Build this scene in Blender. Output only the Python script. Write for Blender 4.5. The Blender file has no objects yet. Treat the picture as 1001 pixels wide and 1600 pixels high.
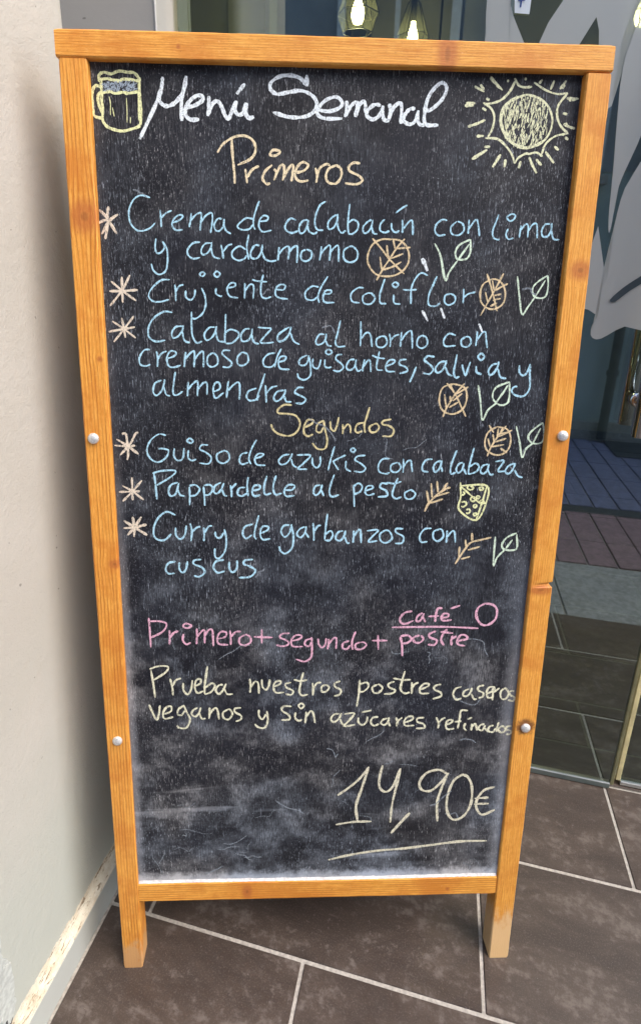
import bpy, bmesh, math, random
from math import sin, cos, radians, pi
from mathutils import Vector, Matrix, noise
random.seed(7)
SC = bpy.context.scene
COL = SC.collection

# ------------------------------------------------------------ camera
cam_d = bpy.data.cameras.new('camera'); cam = bpy.data.objects.new('camera', cam_d); COL.objects.link(cam)
yaw, pitch, roll = -0.03605481854, -0.30097230688, -0.01615073738
Rz = Matrix.Rotation(yaw, 3, 'Z'); Rx = Matrix.Rotation(pitch, 3, 'X'); Ry = Matrix.Rotation(roll, 3, 'Y')
Mc = Rz @ Rx @ Ry                                   # columns: right, forward, up
mat = Matrix.Identity(4)
for i in range(3):
    mat[i][0] = Mc[i][0]; mat[i][1] = Mc[i][2]; mat[i][2] = -Mc[i][1]
mat.translation = Vector((0.24245965, -0.58540261, 1.05243263))
cam.matrix_world = mat
cam_d.sensor_fit = 'VERTICAL'; cam_d.sensor_height = 24.0; cam_d.lens = 874.142 / 1600 * 24
cam_d.shift_x = 25.648 / 1600; cam_d.shift_y = -129.049 / 1600
cam_d.clip_start = 0.02; cam_d.clip_end = 500
SC.camera = cam

TH = -0.2713956699                                  # the building's grid is turned against the board
LEAN = 0.08668035
H = 1.2823; W = 0.6
def G(r, c, z=0.0):
    return Vector((cos(TH) * r - sin(TH) * c, sin(TH) * r + cos(TH) * c, z))

# ------------------------------------------------------------ world and sun
SUN_DIR = G(0.60, -0.20, 0.86).normalized()         # towards the light
world = bpy.data.worlds.new('World'); SC.world = world; world.use_nodes = True
wn = world.node_tree
sky = wn.nodes.new('ShaderNodeTexSky'); sky.sky_type = 'NISHITA'; sky.sun_disc = False
sky.sun_elevation = math.asin(SUN_DIR.z); sky.sun_rotation = math.atan2(SUN_DIR.x, SUN_DIR.y)
sky.air_density = 1.0; sky.dust_density = 3.0
bg = wn.nodes['Background']; wn.links.new(sky.outputs[0], bg.inputs[0]); bg.inputs[1].default_value = 0.15
sun_d = bpy.data.lights.new('sun', 'SUN'); sun_d.energy = 0.5; sun_d.angle = radians(48); sun_d.color = (1, .95, .87)
sun = bpy.data.objects.new('sun', sun_d); COL.objects.link(sun)
sun.rotation_euler = SUN_DIR.to_track_quat('Z', 'Y').to_euler(); sun.location = G(1, -1, 3)
SC.view_settings.view_transform = 'Standard'; SC.view_settings.look = 'None'
SC.view_settings.exposure = 1.68; SC.view_settings.gamma = 1

# ------------------------------------------------------------ node helpers
class NT:
    def __init__(s, name):
        s.m = bpy.data.materials.new(name); s.m.use_nodes = True; s.t = s.m.node_tree
        s.t.nodes.clear(); s.out = s.t.nodes.new('ShaderNodeOutputMaterial')
    def n(s, typ, **kw):
        nd = s.t.nodes.new(typ)
        for k, v in kw.items():
            if k.startswith('i_'):
                key = k[2:]; key = int(key) if key.isdigit() else key.replace('_', ' ')
                s.set(nd.inputs[key], v)
            else: setattr(nd, k, v)
        return nd
    def set(s, sock, v):
        if isinstance(v, bpy.types.NodeSocket): s.t.links.new(v, sock)
        elif isinstance(v, bpy.types.Node): s.t.links.new(v.outputs[0], sock)
        else: sock.default_value = v
    def obj(s):
        return s.n('ShaderNodeTexCoord').outputs['Object']
    def geo(s):
        return s.n('ShaderNodeNewGeometry').outputs['Position']
    def mapv(s, v, scale=(1, 1, 1), rot=(0, 0, 0), loc=(0, 0, 0)):
        return s.n('ShaderNodeMapping', i_Vector=v, i_Scale=scale, i_Rotation=rot, i_Location=loc).outputs[0]
    def noise(s, v, scale=5., detail=2., rough=.5, dist=0.):
        return s.n('ShaderNodeTexNoise', i_Vector=v, i_Scale=scale, i_Detail=detail, i_Roughness=rough, i_Distortion=dist).outputs[0]
    def math(s, op, a, b=0., c=0., clamp=False):
        nd = s.n('ShaderNodeMath', operation=op, use_clamp=clamp); s.set(nd.inputs[0], a); s.set(nd.inputs[1], b); s.set(nd.inputs[2], c)
        return nd.outputs[0]
    def step(s, v, a, b, lo=0., hi=1.):
        nd = s.n('ShaderNodeMapRange', interpolation_type='SMOOTHSTEP'); s.set(nd.inputs[0], v)
        for i, q in ((1, a), (2, b), (3, lo), (4, hi)): s.set(nd.inputs[i], q)
        return nd.outputs[0]
    def mix(s, f, a, b, mode='MIX'):
        nd = s.n('ShaderNodeMix', data_type='RGBA', blend_type=mode); s.set(nd.inputs[0], f)
        s.set(nd.inputs[6], a if not isinstance(a, tuple) else a + (1,) * (4 - len(a)))
        s.set(nd.inputs[7], b if not isinstance(b, tuple) else b + (1,) * (4 - len(b)))
        return nd.outputs[2]
    def sep(s, v):
        nd = s.n('ShaderNodeSeparateXYZ', i_0=v); return nd.outputs[0], nd.outputs[1], nd.outputs[2]
    def comb(s, x, y, z):
        return s.n('ShaderNodeCombineXYZ', i_0=x, i_1=y, i_2=z).outputs[0]
    def bump(s, h, strength=.3, dist=.001):
        return s.n('ShaderNodeBump', i_Height=h, i_Strength=strength, i_Distance=dist).outputs[0]
    def pbr(s, col, rough=.6, metal=0., bump=None, spec=.5, emis=None, es=0.):
        b = s.n('ShaderNodeBsdfPrincipled')
        s.set(b.inputs['Base Color'], col if not isinstance(col, tuple) else col + (1,) * (4 - len(col)))
        s.set(b.inputs['Roughness'], rough); s.set(b.inputs['Metallic'], metal); s.set(b.inputs['Specular IOR Level'], spec)
        if bump is not None: s.set(b.inputs['Normal'], bump)
        if emis: b.inputs['Emission Color'].default_value = emis + (1,); b.inputs['Emission Strength'].default_value = es
        s.t.links.new(b.outputs[0], s.out.inputs[0]); return b

def plain(name, col, rough=.6, metal=0., var=.12, vs=30., bs=0., emis=None, es=0.):
    m = NT(name); o = m.obj()
    f = m.noise(o, vs, 4, .6)
    c = m.mix(m.step(f, .3, .7), tuple(x * (1 - var) for x in col), tuple(min(1, x * (1 + var)) for x in col))
    bm_ = m.bump(m.noise(o, vs * 6, 3), bs, .001) if bs else None
    m.pbr(c, rough, metal, bm_, emis=emis, es=es); return m.m

# ---- blackboard paint with chalk dust (object coordinates are the board's own u, depth, v)
def make_board_mat():
    m = NT('blackboard_paint'); o = m.obj(); x, y, z = m.sep(o)
    warp = m.noise(o, 6., 3, .6)
    dust = None
    fine = m.step(m.noise(m.mapv(o, (420, 1, 260)), 1., 2, .7), .36, .62, .25, 1.)
    for k, (ang, sx, sz, th, amp, lo) in enumerate(((.03, 560, 70, .585, .95, 5.), (-.22, 560, 55, .61, 1.1, 4.), (.08, 760, 120, .58, .9, 7.), (-.08, 480, 34, .625, 1., 6.), (.0, 900, 260, .60, 1., 9.))):
        v = m.mapv(o, (sx, 1, sz), (0, ang, 0), (k * 3.1, 0, k * 1.7))
        fl = m.step(m.noise(v, 1., 2.5, .7), th, th + .10)
        mask = m.step(m.noise(m.mapv(o, (1, 1, .7), loc=(k * 5.3, 0, k)), lo, 4, .65), .38, .66, .06, 1.)
        a = m.math('MULTIPLY', m.math('MULTIPLY', m.math('MULTIPLY', fl, mask), amp), fine)
        dust = a if dust is None else m.math('MAXIMUM', dust, a)
    # fine tooth of the plywood grain
    tooth = m.math('MULTIPLY', m.step(m.noise(m.mapv(o, (1500, 1, 45)), 1., 2, .7), .44, .75), .16)
    dust = m.math('ADD', dust, m.math('MULTIPLY', tooth, m.step(m.noise(o, 9., 2), .35, .65)))
    # wiped smears
    cloud = m.noise(m.mapv(o, (1, 1, 1.15), loc=(2, 0, 5)), 15., 7, .70, .1)
    low = m.step(z, .95, .30)                                     # more smears low down where old text was wiped
    cl = m.math('MULTIPLY', m.step(cloud, .44, .72), m.math('MULTIPLY_ADD', low, .27, .07))
    cl = m.math('MULTIPLY', cl, m.step(m.noise(m.mapv(o, (700, 1, 90)), 1., 3, .7), .30, .70, .1, 1.7))
    wip = m.math('MULTIPLY', m.step(m.noise(m.mapv(o, (5, 1, 45), (0, .08, 0)), 1., 3, .6, .4), .60, .75), m.math('MULTIPLY', m.step(z, .42, .30), .30))
    dust = m.math('ADD', dust, m.math('ADD', cl, wip))
    # dust that settled along the bottom rail and stiles
    n2 = m.noise(m.mapv(o, (60, 1, 60)), 1., 4, .7)
    bot = m.step(m.math('SUBTRACT', z, m.math('MULTIPLY', n2, .030)), .163, .146)
    n4 = m.noise(m.mapv(o, (14, 1, 30)), 1., 4, .65)
    bot2 = m.math('MULTIPLY', m.step(z, .32, .15), m.step(n4, .40, .75, .0, .24))
    sr = m.math('MULTIPLY', m.step(m.math('ADD', x, m.math('MULTIPLY', n2, .02)), .553, .582), m.step(z, .80, .40))
    sl = m.math('MULTIPLY', m.step(m.math('SUBTRACT', x, m.math('MULTIPLY', n2, .015)), .036, .024), m.step(z, .9, .5, .1, .7))
    dust = m.math('ADD', dust, m.math('ADD', m.math('MULTIPLY', bot, .75), m.math('ADD', bot2, m.math('MULTIPLY', m.math('ADD', sr, sl), .45))), clamp=True)
    tint = m.mix(m.step(m.noise(o, 7., 2), .4, .6), (.41, .46, .53), (.51, .51, .52))
    base = m.mix(m.step(warp, .35, .65), (.004, .004, .007), (.008, .009, .015))
    col = m.mix(dust, base, tint)
    m.pbr(col, m.math('MULTIPLY_ADD', dust, .3, .62), 0, m.bump(m.noise(m.mapv(o, (900, 1, 60)), 1., 2), .25, .0006), .3)
    return m.m

def make_chalk(name, col):
    m = NT(name); o = m.obj()
    g = m.noise(m.mapv(o, (1, 1, .55)), 1150., 2, .7)
    a = m.step(g, .29, .42, .0, 1.)
    a2 = m.step(m.noise(m.mapv(o, (900, 1, 80)), 1., 1.5), .27, .40, .5, 1.)
    a3 = m.step(m.noise(m.mapv(o, (1, 1, .6), loc=(4, 0, 2)), 420., 3, .75), .34, .50, .45, 1.)
    a = m.math('MULTIPLY', m.math('MULTIPLY', a, a2), a3)
    c = m.mix(m.step(m.noise(o, 500., 2), .3, .7), tuple(x * .88 for x in col), col)
    d = m.n('ShaderNodeBsdfDiffuse'); m.set(d.inputs[0], c)
    t = m.n('ShaderNodeBsdfTransparent')
    mx = m.n('ShaderNodeMixShader'); m.set(mx.inputs[0], a); m.t.links.new(t.outputs[0], mx.inputs[1]); m.t.links.new(d.outputs[0], mx.inputs[2])
    m.t.links.new(mx.outputs[0], m.out.inputs[0]); return m.m

def make_wood(name, along, freq, knots=(), wave=0., pale=None, rings=1.0, stain=(), seed=0., light=1.0):
    """along: 'x' or 'z' grain direction in board coordinates."""
    m = NT(name); o = m.obj(); x, y, z = m.sep(o)
    L, A = (x, z) if along == 'x' else (z, x)
    A = m.math('ADD', A, m.math('MULTIPLY', y, .6))
    # knots bend the grain and are darker
    kd = None; bend = None
    for (kl, ka, r_, s_) in knots:
        dl = m.math('DIVIDE', m.math('SUBTRACT', L, kl), r_ * 1.0); da = m.math('DIVIDE', m.math('SUBTRACT', (x if along == 'z' else z), ka), r_ * s_)
        d2 = m.math('ADD', m.math('MULTIPLY', dl, dl), m.math('MULTIPLY', da, da))
        e = m.math('EXPONENT', m.math('MULTIPLY', d2, -1.))
        kd = e if kd is None else m.math('MAXIMUM', kd, e)
        b_ = m.math('MULTIPLY', m.math('MULTIPLY', m.math('EXPONENT', m.math('MULTIPLY', d2, -.25)), da), r_ * .30)
        bend = b_ if bend is None else m.math('ADD', bend, b_)
    if bend is not None: A = m.math('SUBTRACT', A, bend)
    low = m.math('SUBTRACT', m.noise(m.comb(m.math('MULTIPLY', L, 2.2), seed, m.math('MULTIPLY', A, 6.)), 1., 2), .5)
    wig = m.math('SUBTRACT', m.noise(m.comb(m.math('MULTIPLY', L, 14.), seed + 2, m.math('MULTIPLY', A, 60.)), 1., 3, .6), .5)
    A2 = m.math('ADD', A, m.math('ADD', m.math('MULTIPLY', low, wave * 4), m.math('MULTIPLY', wig, .0016)))
    fr_ = m.math('FRACT', m.math('MULTIPLY', A2, freq))
    ring = m.math('MULTIPLY', m.step(fr_, .35, .92), m.step(fr_, 1.0, .93))          # slow light wood, then a sharp dark line
    rvar = m.step(m.noise(m.comb(m.math('MULTIPLY', L, 9.), seed + 5, m.math('MULTIPLY', A2, freq * .45)), 1., 3, .65), .30, .66, .10, 1.)
    v2 = m.comb(m.math('MULTIPLY', L, 28.), seed + 3, m.math('MULTIPLY', A2, 620.))
    n2 = m.noise(v2, 1., 4, .7)
    v3 = m.comb(m.math('MULTIPLY', L, 150.), seed + 7, m.math('MULTIPLY', A2, 900.))
    n3 = m.noise(v3, 1., 3, .7)
    c = m.mix(m.step(n2, .28, .72), (.66 * light, .245 * light, .026), (.90 * light, .455 * light, .090))
    c = m.mix(m.math('MULTIPLY', m.math('MULTIPLY', ring, rvar), .95 * rings), c, (.40 * light, .115, .012))
    c = m.mix(m.math('MULTIPLY', m.step(n3, .54, .70), .45), c, (.44, .16, .025))
    c = m.mix(m.math('MULTIPLY', m.step(n3, .46, .30), .35), c, (.96, .56, .17))
    blot = m.noise(m.mapv(o, loc=(seed, 0, 0)), 11., 5, .65)
    c = m.mix(m.step(blot, .46, .66, 0., .65), c, (.56, .175, .020))
    spk = m.noise(o, 330., 3, .7)
    c = m.mix(m.step(spk, .63, .74, 0., .55), c, (.30, .10, .02))
    c = m.mix(m.step(m.noise(o, 210., 4, .75), .62, .76, 0., .5), c, (.95, .62, .26))
    if kd is not None:
        c = m.mix(m.math('MULTIPLY', m.math('MULTIPLY', m.step(kd, .10, .8), m.step(n3, .25, .7, .7, 1.)), .85), c, (.46, .13, .030))
        c = m.mix(m.math('MULTIPLY', m.step(kd, .90, .99), .35), c, (.14, .04, .01))
    for (sl_, sa_, r_) in stain:
        dl = m.math('SUBTRACT', L, sl_); da = m.math('SUBTRACT', (x if along == 'z' else z), sa_)
        d = m.math('SQRT', m.math('ADD', m.math('MULTIPLY', dl, dl), m.math('MULTIPLY', da, da)))
        d = m.math('ADD', d, m.math('MULTIPLY', m.math('SUBTRACT', m.noise(o, 170., 3), .5), .014))
        c = m.mix(m.step(d, r_, r_ * .55, 0., .85), c, (.13, .045, .018))
    if pale:
        h, pc = pale
        f = m.math('ADD', z, m.math('MULTIPLY', m.math('SUBTRACT', m.noise(m.mapv(o, (70, 70, 22)), 1., 5, .75), .5), .14))
        c = m.mix(m.math('MULTIPLY', m.step(f, h, h * .6), .85), c, pc)
    # grime towards the chalk side of every stick
    hgt = m.math('ADD', m.math('MULTIPLY', n2, .6), m.math('MULTIPLY', n3, .4))
    m.pbr(c, m.step(n2, .2, .8, .42, .6), 0, m.bump(hgt, .5, .0010), .4)
    return m.m

def make_tile_mat():
    m = NT('slate_look_porcelain'); g = m.geo()
    rnd = m.n('ShaderNodeObjectInfo').outputs['Random']
    off = m.comb(m.math('MULTIPLY', rnd, 17.), m.math('MULTIPLY', rnd, 5.), 0.)
    v = m.n('ShaderNodeVectorMath', operation='ADD', i_0=g, i_1=off).outputs[0]
    rot = m.mapv(v, (1, 1, 1), (0, 0, -TH))
    n1 = m.noise(m.mapv(rot, (6, 16, 1)), 1., 7, .7, .3)
    n2 = m.noise(rot, 55., 5, .7)
    n3 = m.noise(rot, 430., 3, .7)
    c = m.mix(m.step(n1, .32, .68), (.046, .034, .028), (.082, .062, .050))
    c = m.mix(m.step(m.math('ADD', m.math('MULTIPLY', n1, .5), m.math('MULTIPLY', n2, .55)), .53, .66, 0., .75), c, (.165, .138, .12))
    c = m.mix(m.step(n3, .50, .70, 0., .45), c, (.15, .125, .11))
    c = m.mix(m.step(m.noise(rot, 120., 4, .7), .62, .72, 0., .5), c, (.20, .175, .165))
    c = m.mix(m.step(m.noise(rot, 900., 1), .76, .80, 0., .6), c, (.5, .48, .44))
    c = m.mix(m.math('MULTIPLY', rnd, .28), c, (.105, .075, .058))
    m.pbr(c, m.step(n2, .3, .7, .30, .50), 0, m.bump(m.math('ADD', n2, m.math('MULTIPLY', n3, .3)), .3, .0012), .45)
    return m.m

def make_plaster(name, c1, c2, bumps=.35, warm=None):
    m = NT(name); g = m.geo()
    n1 = m.noise(g, 2.5, 4, .6); n2 = m.noise(g, 90., 4, .6); n3 = m.noise(g, 420., 3, .6)
    c = m.mix(m.step(n1, .35, .65), c1, c2)
    c = m.mix(m.step(m.noise(g, 24., 5, .7), .60, .75, 0., .22), c, tuple(x * .78 for x in c1))
    c = m.mix(m.step(m.noise(g, 130., 1), .77, .80, 0., .7), c, tuple(x * .45 for x in c1))
    if warm:
        x, y, z = m.sep(g)
        c = m.mix(m.step(m.math('ADD', z, m.math('MULTIPLY', n1, .5)), .85, .35), c, warm)
    h = m.math('ADD', m.math('MULTIPLY', n2, .8), m.math('MULTIPLY', n3, .45))
    m.pbr(c, .75, 0, m.bump(h, bumps, .0025), .25); return m.m

def make_glass():
    m = NT('tinted_door_glass')
    fr = m.n('ShaderNodeFresnel', i_IOR=1.5).outputs[0]
    bf = m.n('ShaderNodeNewGeometry').outputs['Backfacing']
    f = m.math('MULTIPLY', m.math('MULTIPLY_ADD', fr, 1., .19, clamp=True), m.math('SUBTRACT', 1., bf))
    gl = m.n('ShaderNodeBsdfGlossy'); gl.inputs['Roughness'].default_value = 0.02; gl.inputs['Color'].default_value = (.80, .96, 1.0, 1)
    tr = m.n('ShaderNodeBsdfTransparent'); tr.inputs[0].default_value = (.60, .66, .56, 1)
    mx = m.n('ShaderNodeMixShader'); m.set(mx.inputs[0], f); m.t.links.new(tr.outputs[0], mx.inputs[1]); m.t.links.new(gl.outputs[0], mx.inputs[2])
    m.t.links.new(mx.outputs[0], m.out.inputs[0]); return m.m

def make_frost():
    m = NT('frosted_vinyl'); g = m.geo()
    d = m.n('ShaderNodeBsdfDiffuse'); m.set(d.inputs[0], m.mix(m.noise(g, 6., 3), (.60, .62, .62), (.68, .68, .66)))
    gls = m.n('ShaderNodeBsdfGlossy'); gls.inputs['Roughness'].default_value = .38; gls.inputs[0].default_value = (.7, .75, .78, 1)
    tl = m.n('ShaderNodeBsdfTranslucent'); tl.inputs[0].default_value = (.5, .55, .55, 1)
    tp = m.n('ShaderNodeBsdfTransparent'); tp.inputs[0].default_value = (.8, .85, .85, 1)
    a = m.n('ShaderNodeMixShader'); a.inputs[0].default_value = .12; m.t.links.new(d.outputs[0], a.inputs[1]); m.t.links.new(gls.outputs[0], a.inputs[2])
    b = m.n('ShaderNodeMixShader'); b.inputs[0].default_value = .2; m.t.links.new(a.outputs[0], b.inputs[1]); m.t.links.new(tl.outputs[0], b.inputs[2])
    c = m.n('ShaderNodeMixShader'); c.inputs[0].default_value = .34; m.t.links.new(b.outputs[0], c.inputs[1]); m.t.links.new(tp.outputs[0], c.inputs[2])
    m.t.links.new(c.outputs[0], m.out.inputs[0]); return m.m

# ------------------------------------------------------------ mesh helpers
def link(name, bm, mats, parent=None, smooth=False):
    me = bpy.data.meshes.new(name); bm.normal_update(); bm.to_mesh(me); bm.free()
    for mt in (mats if isinstance(mats, (list, tuple)) else [mats]): me.materials.append(mt)
    if smooth:
        for p in me.polygons: p.use_smooth = True
    o = bpy.data.objects.new(name, me); COL.objects.link(o)
    if parent: o.parent = parent
    return o
def thing(name, label, cat, group=None, at=(0, 0, 0), rz=None):
    o = bpy.data.objects.new(name, None); COL.objects.link(o); o.empty_display_size = .05
    o.location = at; o['label'] = label; o['category'] = cat
    if rz is not None: o.rotation_euler = (0, 0, rz)
    if group: o['group'] = group
    return o
def box(bm, x0, x1, y0, y1, z0, z1, bev=0., seg=1):
    b = bmesh.new(); bmesh.ops.create_cube(b, size=1.)
    for v in b.verts: v.co = Vector(((x0 + x1) / 2 + v.co.x * (x1 - x0), (y0 + y1) / 2 + v.co.y * (y1 - y0), (z0 + z1) / 2 + v.co.z * (z1 - z0)))
    if bev: bmesh.ops.bevel(b, geom=b.edges[:], offset=bev, segments=seg, profile=.5, affect='EDGES')
    me = bpy.data.meshes.new('tmp'); b.to_mesh(me); b.free(); bm.from_mesh(me); bpy.data.meshes.remove(me)
def shift(bm, o):
    for v in bm.verts: v.co -= Vector(o)
def grid_obj(name, bm, m, origin, parent=None, smooth=False):
    """geometry given in grid coordinates (r, c, z); origin is the thing's base in the same coordinates."""
    shift(bm, origin)
    o = link(name, bm, m, parent, smooth)
    if parent is None: o.location = G(*origin); o.rotation_euler = (0, 0, TH)
    return o
def tagset(o, kind=None, label=None, cat=None, group=None):
    if kind: o['kind'] = kind
    if label: o['label'] = label
    if cat: o['category'] = cat
    if group: o['group'] = group
    return o
def tube(bm, p0, p1, r, n=20, caps=True, r2=None):
    p0 = Vector(p0); p1 = Vector(p1); d = (p1 - p0).normalized(); a = d.orthogonal().normalized(); b = d.cross(a)
    r2 = r if r2 is None else r2
    R0 = [bm.verts.new(p0 + (a * cos(2 * pi * i / n) + b * sin(2 * pi * i / n)) * r) for i in range(n)]
    R1 = [bm.verts.new(p1 + (a * cos(2 * pi * i / n) + b * sin(2 * pi * i / n)) * r2) for i in range(n)]
    for i in range(n): bm.faces.new((R0[i], R0[(i + 1) % n], R1[(i + 1) % n], R1[i]))
    if caps: bm.faces.new(R0[::-1]); bm.faces.new(R1)
def lathe(bm, o, axis, prof, n=20):
    """prof: (radius, distance along axis)"""
    o = Vector(o); d = Vector(axis).normalized(); a = d.orthogonal().normalized(); b = d.cross(a); prev = None
    for (r, h) in prof:
        if r < 1e-6: cur = [bm.verts.new(o + d * h)]
        else: cur = [bm.verts.new(o + d * h + (a * cos(2 * pi * i / n) + b * sin(2 * pi * i / n)) * r) for i in range(n)]
        if prev:
            for i in range(n):
                A = prev[i % len(prev)]; B = prev[(i + 1) % len(prev)]; C = cur[(i + 1) % len(cur)]; D = cur[i % len(cur)]
                f = []
                for q in (A, B, C, D):
                    if q not in f: f.append(q)
                if len(f) > 2: bm.faces.new(f)
        prev = cur
def poly_slab(bm, pts, y0, y1):
    """outline in (r, z), extruded between depths y0 and y1"""
    a = [bm.verts.new((p[0], y0, p[1])) for p in pts]; b = [bm.verts.new((p[0], y1, p[1])) for p in pts]
    bm.faces.new(a); bm.faces.new(b[::-1]); n = len(pts)
    for i in range(n): bm.faces.new((a[i], b[i], b[(i + 1) % n], a[(i + 1) % n]))
def smooth_pts(P, per=6, closed=False):
    n = len(P); out = []
    rng = range(n) if closed else range(n - 1)
    for i in rng:
        p1, p2 = P[i], P[(i + 1) % n]
        p0 = P[(i - 1) % n] if (closed or i > 0) else tuple(2 * a - b for a, b in zip(p1, p2))
        p3 = P[(i + 2) % n] if (closed or i + 2 < n) else tuple(2 * a - b for a, b in zip(p2, p1))
        for k in range(per):
            t = k / per
            out.append(tuple(.5 * (2 * b + (c - a) * t + (2 * a - 5 * b + 4 * c - d) * t * t + (3 * b - a - 3 * c + d) * t ** 3) for a, b, c, d in zip(p0, p1, p2, p3)))
    if not closed: out.append(tuple(P[-1]))
    return out

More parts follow.
